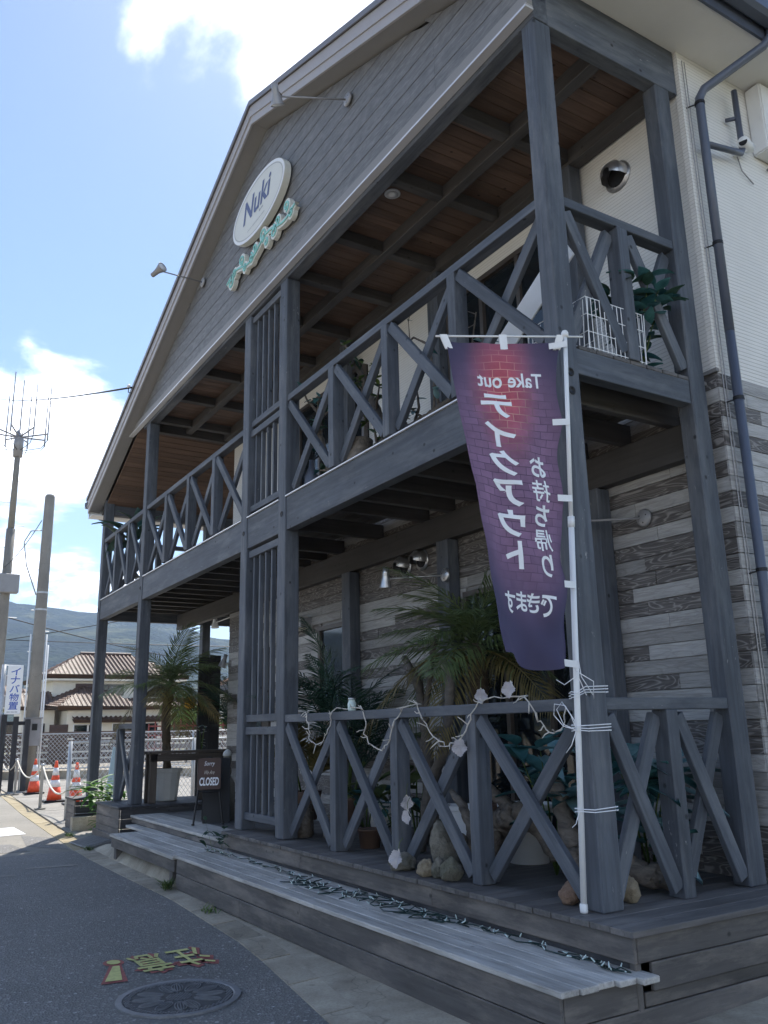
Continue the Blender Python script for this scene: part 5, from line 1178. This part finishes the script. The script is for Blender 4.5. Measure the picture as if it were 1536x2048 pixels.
# ------------------------------------------------------------------ cones, chain posts, fences in the sun
M['cone_white'] = plain('reflective_white_band', (.80, .79, .78), .4, var=.04)
def cone(loc, h, label):
    t = thing('traffic_cone', label, 'traffic cone', loc, 0, 'traffic cones'); s = h / .7
    MB().box(-.19*s, .19*s, -.19*s, .19*s, 0, .03*s).build('base', M['iron'], t, None, bevel=.01)
    def fr(z0, z1, m, nm, e=0.0): 
        r = lambda z: (.135 - .115 * z / .7) * s + e
        MB().lathe([(r(z0), z0*s), (r(z1), z1*s)], 24).build(nm, m, t, None, True)
    fr(.03, .25, M['orange'], 'body'); fr(.25, .37, M['cone_white'], 'reflective_band', .001); fr(.37, .45, M['orange'], 'body'); fr(.45, .58, M['cone_white'], 'reflective_band', .001); fr(.58, .70, M['orange'], 'body')
cone((-20.8, .78, G + .012), .86, 'orange and white cone farthest from the veranda, beside the utility pole'); cone((-17.5, .66, G + .012), .88, 'orange and white cone in the middle of the row, behind the roped posts'); cone((-16.3, .86, G + .012), .86, 'orange and white cone partly behind the galvanised fence post')
cp = [(-25.3, .55), (-20.74, .32), (-15.6, .03), (-12.75, .02)]
for i, (x, y) in enumerate(cp[:3]):
    t = thing('rope_post', ('slim metal rope post at the far end of the line', 'slim metal rope post by the farthest cone', 'slim metal rope post on a concrete foot by the middle cone')[i], 'post', (x, y, G + .012), 0, 'rope barrier posts')
    MB().lathe([(.032, 0), (.032, .84), (.045, .845), (.045, .875), (.001, .885)], 14).build('tube', M['galv'], t, None, True); MB().lathe([(.11, 0), (.11, .02), (.04, .025)], 18).build('foot', M['conc_pale'], t)
for i, (a, b) in enumerate(zip(cp, cp[1:])):
    P = []
    for k in range(15):
        t = k / 14; P.append(V((a[0] + (b[0]-a[0]) * t, a[1] + (b[1]-a[1]) * t, G + .86 - .33 * 4 * t * (1 - t) - (.25 * t if i == 2 else 0))))
    r_ = MB().tube(P, .017, 7).build('rope', M['rope'], None, None, True)
    tag(r_, ('pale rope slung between the two farther rope posts', 'pale rope sagging in front of the farthest cone', 'pale rope sagging in front of the middle cone')[i], 'rope', 'barrier ropes')
def chainfence(p0, p1, z0, h, posts_, label, cell=.075, thick=.0032):
    p0 = V((*p0, z0)); p1 = V((*p1, z0)); d = (p1 - p0); L = d.length; d.normalize(); t = thing('chain_link_fence', label, 'fence', tuple(p0))
    o = V((0, 0, 0)); n = V((-d.y, d.x, 0))
    for s in posts_: MB().tube([d * s, d * s + V((0, 0, h + .02))], .035, 12).build('post', M['galv'], t, None, True)
    for zz_ in (h, .07): MB().tube([V((0, 0, zz_)), d * L + V((0, 0, zz_))], .02, 8).build('rail', M['galv'], t, None, True)
    mb = MB(); k = -h
    while k < L:
        for s_ in (1, -1):
            a0, b0 = max(k, 0), min(k + h, L)
            if b0 - a0 < .01: continue
            za, zb = a0 - k, b0 - k
            if s_ < 0: za, zb = h - za, h - zb
            a = d * a0 + V((0, 0, za)); b = d * b0 + V((0, 0, zb)); w_ = V((0, 0, thick))
            mb.add([a - w_, b - w_, b + w_, a + w_, a - w_ + n*thick*2, b - w_ + n*thick*2, b + w_ + n*thick*2, a + w_ + n*thick*2], [(0,1,2,3),(4,5,6,7),(3,2,6,7),(0,1,5,4)])
        k += cell * 1.6
    stuff(mb.build('wire_mesh', M['galv'], t)); return t
chainfence((-12.95, .0), (-17.5, 8.5), G, 1.32, [0, 3.2, 6.4, 9.6], 'near chain-link fence starting at a thick galvanised post')
chainfence((-29.5, .8), (-22.0, 12.5), G + .28, 1.22, [0, 3.5, 7, 10.5, 13.8], 'far chain-link fence on a low concrete wall', .09, .005)
fw = MB().add([(-29.6, .75, G - .1), (-22, 12.6, G - .1), (-22.2, 12.7, G - .1), (-29.8, .85, G - .1), (-29.6, .75, G + .27), (-22, 12.6, G + .27), (-22.2, 12.7, G + .27), (-29.8, .85, G + .27)], [(0,3,2,1),(4,5,6,7),(0,1,5,4),(1,2,6,5),(2,3,7,6),(3,0,4,7)]).build('low_wall', M['conc'], None)
tag(fw, 'low concrete wall under the far chain-link fence', 'wall')
tag(bar('leaning_board', (-12.5, .60, -.49), (-12.5, .74, .72), .02, .20, plain('pale_blue_board', (.45, .62, .74), .5), None, up=(0, 1, 0)), 'pale blue board leaning behind the far railing', 'board')
# ------------------------------------------------------------------ roadside sign, poles and wires
sn = thing('roadside_sign', 'white roadside sign with blue Japanese lettering between dark wooden posts', 'sign', (-22.3, .32, G), RAD(83))
# local frame: panel faces local -Y, X across
MB().box(-.2, .2, -.05, .05, 2.04, 3.38).build('panel', M['white'], sn, None, bevel=.01)
for i, ch in enumerate('イナバ物置'): letters(ch, .24, .21, .01, 3.20 - i * .232, .0515, 'lettering', M['ink_blue'], sn, W0, .015, .08)
faint_line(8, .28, .04, 0, 2.10, .0515, sn, W0, 6)
for xx, h in ((-.18, 2.06), (.12, 2.0), (.42, 1.9)): abox('post', (xx - .07, xx + .07), (-.06, .06), (.0, h - .021 if xx < .3 else h), M['black_wood'], sn)
MB().tube([(-.30, .06, 0), (-.30, .06, 3.40)], .06, 12).build('steel_pole', M['galv'], sn, None, True)
abox('crossbar', (-.36, .5), (.061, .10), (1.75, 1.85), M['black_wood'], sn)
up_ = thing('utility_pole', 'thick grey concrete utility pole with a meter box', 'utility pole', (-22.75, .93, G))
MB().tube([(0, 0, 0), (0, 0, 3.8), (0, 0, 8.45), (0, 0, 8.52)], [.185, .17, .145, .11], 20).build('shaft', M['conc_pale'], up_, None, True)
for yy in (-.23, .2, .26): MB().tube([(.1, yy, .0), (.1, yy, 4.3 if yy < .25 else 4.0)], .022, 8).build('conduit', M['white'], up_, None, True)
mbx = MB().box(.17, .42, -.22, .18, 1.18, 1.92).build('meter_box', M['lamp_grey'], up_, None, bevel=.008)
MB().box(.4205, .43, -.06, .08, 1.6, 1.78).build('meter_window', M['iron'], mbx); MB().box(.16, .46, -.25, .21, 1.921, 1.95).build('hood', M['lamp_grey'], mbx)
for k in range(7): MB().tube([(0, -.27 + .54 * (k % 2), 2.6 + k * .6), (0, -.14 + .28 * (k % 2), 2.6 + k * .6)], .012, 6).build('step_bolt', M['galv'], up_)
for zc in (2.3, 3.4, 5.0, 5.5): MB().lathe([(.165, zc), (.165, zc + .05)], 18).build('strap', M['galv'], up_)
MB().tube([(0, -.17, 5.45), (0, -.5, 6.3), (0, -.62, 7.0), (0, -.45, 7.35), (0, -.16, 7.4)], .018, 6).build('service_cable', M['lamp_grey'], up_, None, True)
ap_ = thing('antenna_pole', 'tall pole carrying a crown of whip antennas and equipment boxes', 'antenna pole', (-28.3, .62, G))
MB().tube([(0, 0, 0), (0, 0, 6), (0, 0, 8.6)], [.18, .165, .15], 18).tube([(0, 0, 8.6), (0, 0, 12.3)], [.115, .095], 16).build('shaft', M['conc_pale'], ap_, None, True)
hb = MB().lathe([(.16, 11.3), (.17, 11.9), (.10, 12.3)], 14).build('hub', M['lamp_grey'], ap_, None, True)
for k in range(8):
    a = k * math.pi / 4 + .35; e = V((1.0 * math.cos(a), 1.0 * math.sin(a), 12.2)); L_ = 2.0 if k % 2 else 1.75
    m_ = MB().tube([(0, 0, 12.05), e], .03, 7).build('arm', M['lamp_grey'], ap_); MB().tube([e - V((0, 0, .25)), e + V((0, 0, .1)), e + V((0, 0, L_))], [.03, .028, .018], 7).build('whip', M['lamp_grey'], m_)
    MB().tube([e - V((0, 0, .25)), e * .8 + V((0, 0, 12.2 * .2 - .55)), V((0, 0, 11.5))], .012, 5).build('feed_cable', M['iron'], m_)
MB().tube([(0, 0, 12.3), (0, 0, 14.3)], [.03, .018], 7).build('whip', M['lamp_grey'], ap_)
for k in range(10): MB().tube([(0, -.45 + .9 * (k % 2), 3.0 + k * .82), (0, -.1 + .2 * (k % 2), 3.0 + k * .82)], .014, 6).build('step_bolt', M['galv'], ap_)
for z_, yy, s in ((6.6, .05, .33), (3.3, .28, .17), (2.6, .26, .19)): MB().box(.1, .1 + s, yy - s, yy + s, z_ - s, z_ + s).build('equipment_box', M['lamp_grey'], ap_, None, bevel=.02)
def wire(p, q, sag, r, label, group='overhead wires'):
    P = []
    for k in range(21):
        t = k / 20; P.append(V(p).lerp(V(q), t) - V((0, 0, sag * 4 * t * (1 - t))))
    return tag(MB().tube(P, r, 5).build('overhead_wire', M['iron'], None, None, True), label, 'wire', group)
wire((-9.05, -.27, 6.2), (-60, .9, 25.5), .6, .016, 'thin wire running from the gable rake up toward the antenna pole side')
wire((-28.3, .5, 6.7), (-22.75, .75, 7.2), .15, .012, 'short wire strung between the antenna pole and the utility pole')
for (a, b, sg_, l) in (((-41.2, 2.2, 5.5), (-30, 40, 5.3), .3, 'heavier level wire crossing in front of the hills'), ((-41.2, -6, 3.9), (-40.0, 8.0, 6.6), .1, 'thin slanting wire low in front of the hills'), ((-40.15, 7.9, 6.6), (-34, 30, 8.4), .2, 'thin rising wire in front of the hills'), ((-28.3, .62, 5.0), (-42, 14, 4.6), .2, 'thin wire from the antenna pole toward the tiled house')):
    wire(a, b, sg_, .02, l)
MB_i = thing('wire_bracket', 'small insulator bracket where the wire meets the gable rake', 'bracket', (-9.05, -.25, 6.19))
MB().tube([(0, 0, -.08), (0, -.06, -.08), (0, -.06, .02)], .008, 6).build('hook', M['iron'], MB_i, None, True); MB().lathe([(.02, 0), (.03, .02), (.02, .05)], 10, (0, -.06, .0)).build('insulator', M['white'], MB_i, None, True)
# ------------------------------------------------------------------ houses, garden, wooden fence beyond
def tilemat(name, a, b):
    t = NT(name); c = t.n('TexCoord').outputs['UV']
    w1 = t.n('TexWave', {'Vector': c, 'Scale': 1.0, 'Distortion': .3}, wave_type='BANDS', bands_direction='X').outputs['Fac']
    w2 = t.n('TexWave', {'Vector': c, 'Scale': 1.0, 'Distortion': .2}, wave_type='BANDS', bands_direction='Y', wave_profile='SAW').outputs['Fac']
    nz = t.noise(c, 3.0, 4, .6)
    col = t.mix(nz, a, b); col = t.mix(t.math('MULTIPLY', t.math('SUBTRACT', 1.0, w1), .55), col, tuple(x * .25 for x in a)); col = t.mix(t.math('MULTIPLY', t.math('POWER', w2, 6.0), .6), col, tuple(x * .2 for x in a))
    t.p(Base_Color=col, Roughness=.55); t.bump(t.math('ADD', w1, w2), .08, .8); return t.m
M['tile_brown'] = tilemat('brown_roof_tiles', (.13, .075, .05), (.22, .135, .095)); M['tile_grey'] = tilemat('blue_grey_roof_tiles', (.08, .09, .11), (.15, .165, .19))
def roofquad(pts, name, mat, parent, th=.16):
    """a slope with eave pts[0]-pts[1] and top pts[2]-pts[3]: real tile rolls run up the slope"""
    a, b, c, d = [V(p) for p in pts]; n = (b - a).cross(d - a).normalized(); n = n if n.z > 0 else -n
    mb = MB(); W_ = (b - a).length; Ht = ((d + c) / 2 - (a + b) / 2).length; nu = max(6, int(W_ / .30) * 4); nv = max(3, int(Ht / .32) * 2)
    uvs = []
    for j in range(nv + 1):
        v = j / nv; l = a.lerp(d, v); r = b.lerp(c, v)
        for i in range(nu + 1):
            u = i / nu; k = (l.lerp(r, u) - a).dot((b - a).normalized()); w_ = .055 * math.cos(k / .30 * 2 * math.pi) + (.07 if j % 2 == 0 else 0)
            mb.v.append(tuple(l.lerp(r, u) + n * w_)); uvs.append((k / .30 / 3.1 * 1.0, v * Ht / .32 / 3.1))
    mb.f = [(j*(nu+1)+i, j*(nu+1)+i+1, (j+1)*(nu+1)+i+1, (j+1)*(nu+1)+i) for j in range(nv) for i in range(nu)]
    nb0 = len(mb.v); mb.v += [tuple(p - n * th) for p in (a, b, c, d)]; uvs += [(0, 0)] * 4
    mb.f += [(nb0, nb0+1, nb0+2, nb0+3), (0, nu, nb0+1, nb0)]
    o = shell(name, mb.v, mb.f, mat, parent, None, True); uvl = o.data.uv_layers.new(name='UVMap')
    for poly in o.data.polygons:
        for li in poly.loop_indices: uvl.data[li].uv = uvs[o.data.loops[li].vertex_index]
    return o
def hip(parent, x0, x1, y0, y1, ze, zt, inset, mat, over=.6):
    X0, X1, Y0, Y1 = x0 - over, x1 + over, y0 - over, y1 + over; xm = (x0 + x1) / 2; r0, r1 = (xm, Y0 + inset, zt), (xm, Y1 - inset, zt)
    roofquad([(X1, Y0, ze), (X1, Y1, ze), r1, r0], 'roof', mat, parent); roofquad([(X0, Y1, ze), (X0, Y0, ze), r0, r1], 'roof', mat, parent)
    roofquad([(X0, Y0, ze), (X1, Y0, ze), r0, (r0[0] - .01, r0[1], r0[2])], 'roof', mat, parent); roofquad([(X1, Y1, ze), (X0, Y1, ze), (r1[0] - .01, r1[1], r1[2]), r1], 'roof', mat, parent)
    MB().tube([V(r0) + V((0, 0, .06)), V(r1) + V((0, 0, .06))], .14, 8).build('ridge', mat, parent)
    MB().box(X0 + .1, X1 - .1, Y0 + .1, Y1 - .1, ze - .30, ze - .17).build('eave_soffit', M['cream'], parent)
def hwin(parent, x, y0, y1, z0, z1, shutter=0, frame=None):
    w_ = MB().box(x - .02, x + .03, y0, y1, z0, z1).build('window', frame or M['frame'], parent)
    n = 2 if y1 - y0 > 1 else 1
    for i in range(n): MB().box(x + .031, x + .045, y0 + .06 + (y1-y0) * i / n, y0 - .06 + (y1-y0) * (i+1) / n, z0 + .06, z1 - .06).build('pane', M['glass'], w_)
    if shutter: MB().box(x + .031, x + .09, y0 - shutter, y0 - .02, z0 - .03, z1 + .03).build('shutter_box', M['board_brown'], w_)
H1 = thing('tiled_house', 'cream two-storey house with brown tiled roofs beyond the fences', 'house', (0, 0, 0))
MB().box(-64, -56.2, 7.6, 16.0, G - .1, 4.6).build('wall', M['cream'], H1)
hip(H1, -64, -56.2, 7.6, 16.0, 4.75, 6.55, 3.0, M['tile_brown'])
MB().box(-56.2, -53.2, 8.0, 14.2, G - .1, 2.45).build('wall', M['cream'], H1)
# projecting lower gable and lean-to roofs
roofquad([(-52.6, 7.3, 2.62), (-52.6, 12.6, 2.62), (-56.3, 10.4, 4.1), (-56.3, 9.6, 4.1)], 'roof', M['tile_brown'], H1)
roofquad([(-56.3, 6.4, 2.9), (-52.6, 7.3, 2.62), (-56.2, 9.6, 4.12), (-56.25, 9.55, 4.1)], 'roof', M['tile_brown'], H1)
roofquad([(-52.7, 12.5, 2.62), (-52.7, 16.6, 2.62), (-56.3, 16.6, 3.3), (-56.3, 12.5, 3.3)], 'roof', M['tile_brown'], H1)
roofquad([(-52.5, 8.3, 1.75), (-52.5, 14.0, 1.75), (-53.2, 14.0, 2.0), (-53.2, 8.3, 2.0)], 'roof', M['tile_brown'], H1, .08)
hwin(H1, -56.2, 10.1, 12.2, 3.5, 4.25, 1.1); hwin(H1, -56.2, 13.4, 15.4, 3.4, 4.3, 0)
hwin(H1, -53.2, 8.4, 10.2, .1, 1.6, 0, M['white']); hwin(H1, -53.2, 10.8, 13.8, .1, 1.65, 0, M['white'])
MB().box(-53.22, -53.16, 7.0, 8.1, G, 1.6).build('door', M['board_brown'], H1)
MB().box(-58, -54.8, 5.6, 7.55, G - .1, 2.7).build('wall', M['cream'], H1); roofquad([(-54.2, 4.9, 2.65), (-54.2, 7.5, 2.65), (-56.3, 7.5, 3.7), (-56.3, 4.9, 3.7)], 'roof', M['tile_brown'], H1)
hwin(H1, -54.8, 5.9, 7.0, .2, 1.7)
H2 = thing('tan_house', 'far house with a large plain tan roof behind the roadside sign', 'house', (0, 0, 0))
M['tan_tile'] = tilemat('tan_roof_tiles', (.26, .17, .12), (.33, .22, .16)); hip(H2, -82, -72, 2.0, 9.6, 3.4, 6.2, 3.4, M['tan_tile'])
hwin(H2, -72, 3.0, 5.0, .4, 2.0); hwin(H2, -72, 6.2, 8.4, .4, 2.0)
H3 = thing('grey_tiled_house', 'small cream house with blue-grey tiled roof seen behind the palm', 'house', (0, 0, 0))
MB().box(-56, -49.4, 14.6, 22.0, G - .1, 3.6).build('wall', M['cream'], H3); 
H3.location = (6.5, 2.2, 0); hip(H3, -56, -49.4, 14.6, 22.0, 3.4, 5.4, 2.6, M['tile_grey']); roofquad([(-47.6, 13.6, 1.9), (-47.6, 22, 1.9), (-49.4, 22, 2.7), (-49.4, 13.6, 2.7)], 'roof', M['tile_grey'], H3); hwin(H3, -49.4, 15.2, 16.8, .4, 1.6)
H4 = thing('pale_house', 'pale house with brown roof far to the right behind the palm panels', 'house', (0, 0, 0))
MB().box(-70, -62, 24, 34, G - .1, 4.6).build('wall', M['cream'], H4); hip(H4, -70, -62, 24, 34, 4.7, 7.0, 3.4, M['tile_brown']); hwin(H4, -62, 26, 28.4, 2.9, 4.0); hwin(H4, -62, 29.6, 32, 2.9, 4.0)
wf = thing('wooden_fence', 'brown horizontal board fence in front of the tiled house', 'fence', (-41.5, 1.0, G))
M['fence_brown'] = wood('brown_fence_board', (.06, .038, .03), (.12, .08, .06), knots=0)
dfe = V((4.5, 16, 0)); Lf = dfe.length; dfe.normalize()
for k in range(9): bar('post', dfe * (k * 2.05) , dfe * (k * 2.05) + V((0, 0, 1.62)), .10, .10, M['fence_brown'], wf, up=(1, 0, 0))
for z_ in (.12, .42, .72, 1.02, 1.36):
    for k in range(8): bar('board', dfe * (k * 2.05 + .02) + V((.07, 0, z_ + .1)), dfe * (k * 2.05 + 2.03) + V((.07, 0, z_ + .1)), .03, .22 if z_ < 1.3 else .30, M['fence_brown'], wf)
tr_ = thing('red_trellis', 'red timber trellis fence by the garden tree', 'trellis', (-39.0, 9.0, G)); M['red_wood'] = plain('dull_red_paint', (.22, .05, .04), .7)
for k in range(16): MB().box(-.03, .03, k * .32, k * .32 + .05, .3, 1.9 + .12 * (k % 3)).build('picket', M['red_wood'], tr_)
for z_ in (.7, 1.3, 1.75): MB().box(.031, .07, 0, 4.9, z_, z_ + .07).build('rail', M['red_wood'], tr_)
def tree(loc, H_, rx, rz_, seed, label, mat='bush', n=2600, ls=.16):
    rn = random.Random(seed); t = thing('garden_tree', label, 'tree', loc)
    MB().tube([(0, 0, 0), (.05, .03, H_ * .35), (.0, .08, H_ * .7)], [.10, .08, .03], 8).build('trunk', M['bark_dark'], t, None, True)
    for k in range(5):
        a = k * 1.26; MB().tube([(.03, .03, H_ * .35), (rx * .4 * math.cos(a), rx * .4 * math.sin(a), H_ * .55), (rx * .7 * math.cos(a), rx * .7 * math.sin(a), H_ * .72)], [.05, .03, .012], 6).build('limb', M['bark_dark'], t, None, True)
    cl_ = [(V((rn.uniform(-1, 1), rn.uniform(-1, 1), rn.uniform(-.8, 1))).normalized() * rn.uniform(.35, .95), rn.uniform(.22, .42)) for _ in range(22)]
    mb = MB()
    for i in range(n):
        c, r = rn.choice(cl_); p = c + V((rn.gauss(0, .5), rn.gauss(0, .5), rn.gauss(0, .4))) * r
        p = V((p.x * rx, p.y * rx, H_ * .68 + p.z * rz_)); d = V((rn.uniform(-1, 1), rn.uniform(-1, 1), rn.uniform(-.6, .8))).normalized(); s_ = d.orthogonal().normalized() * ls * .35
        mb.add([p, p + d * ls * .5 + s_, p + d * ls, p + d * ls * .5 - s_], [(0, 1, 2, 3)])
    stuff(shell('crown', mb.v, mb.f, M[mat], t)); return t
tree((-42.5, 12.3, G), 2.9, 1.5, 1.0, 5, 'rounded green garden tree beside the red trellis'); tree((-44.0, 15.6, G), 2.6, 1.3, .9, 6, 'smaller green garden tree beyond the red trellis')
tree((-60, -2.0, G), 5.0, 2.4, 2.0, 8, 'leafy tree at the far roadside beyond the sign', 'bush', 2600, .3)
# ------------------------------------------------------------------ wooded hills and the air in front of them
def hillh(x, y):
    d = math.hypot(x, y); az_ = math.atan2(y, -x)
    ridge = 286 + 40 * math.sin(az_ * 5 + 1.0) + 26 * math.sin(az_ * 13 + .4) + 12 * math.sin(az_ * 31) - 60 * max(0, az_ - .25)
    t = min(max((d - 700) / 1900, 0), 1); s_ = t * t * (3 - 2 * t)
    f = noise.fractal(V((x * .0022, y * .0022, 3.3)), 1.0, 2.0, 5)
    g2 = abs(noise.noise(V((az_ * 9, d * .0006, 1.7))))
    return -2 + s_ * (ridge + 62 * f - 85 * g2 * (1 - t)) + (d > 2600) * 0
NA, ND = 150, 46; vs = []; fs = []
for j in range(ND):
    d = 640 + 2900 * j / (ND - 1)
    for i in range(NA):
        a = RAD(-75 + 150 * i / (NA - 1)); x, y = -d * math.cos(a), d * math.sin(a); vs.append((x, y, hillh(x, y) if j else -3))
for j in range(ND - 1):
    for i in range(NA - 1): fs.append((j*NA+i, j*NA+i+1, (j+1)*NA+i+1, (j+1)*NA+i))
def hillmat():
    t = NT('wooded_hillside'); c = t.n('TexCoord').outputs['Object']
    a = t.noise(c, .006, 8, .68); b = t.noise(c, .03, 6, .72); k = t.n('TexVoronoi', {'Vector': c, 'Scale': .07}).outputs['Distance']
    col = t.ramp(a, [(.40, (.012, .024, .014)), (.54, (.035, .055, .024)), (.64, (.13, .14, .055))])
    col = t.mix(t.n('MapRange', {0: b, 1: .4, 2: .7, 3: 0, 4: .6}).outputs[0], col, (.025, .035, .016))
    t.p(Base_Color=col, Roughness=.95, Specular_IOR_Level=.1); t.bump(t.math('ADD', b, t.math('MULTIPLY', k, .6)), 26, 1.0); return t.m
struct(shell('hills', vs, fs, hillmat(), None, None, True))
hz = NT('pale_air'); hz.t.nodes.remove(hz.bsdf)
pv = hz.n('VolumePrincipled', {'Color': (.50, .68, 1.0, 1), 'Density': 0.00017, 'Anisotropy': 0.1}); hz.t.links.new(pv.outputs[0], hz.out.inputs['Volume'])
stuff(MB().box(-3700, 900, -3600, 3600, -4.5, 480).build('haze', hz.m))
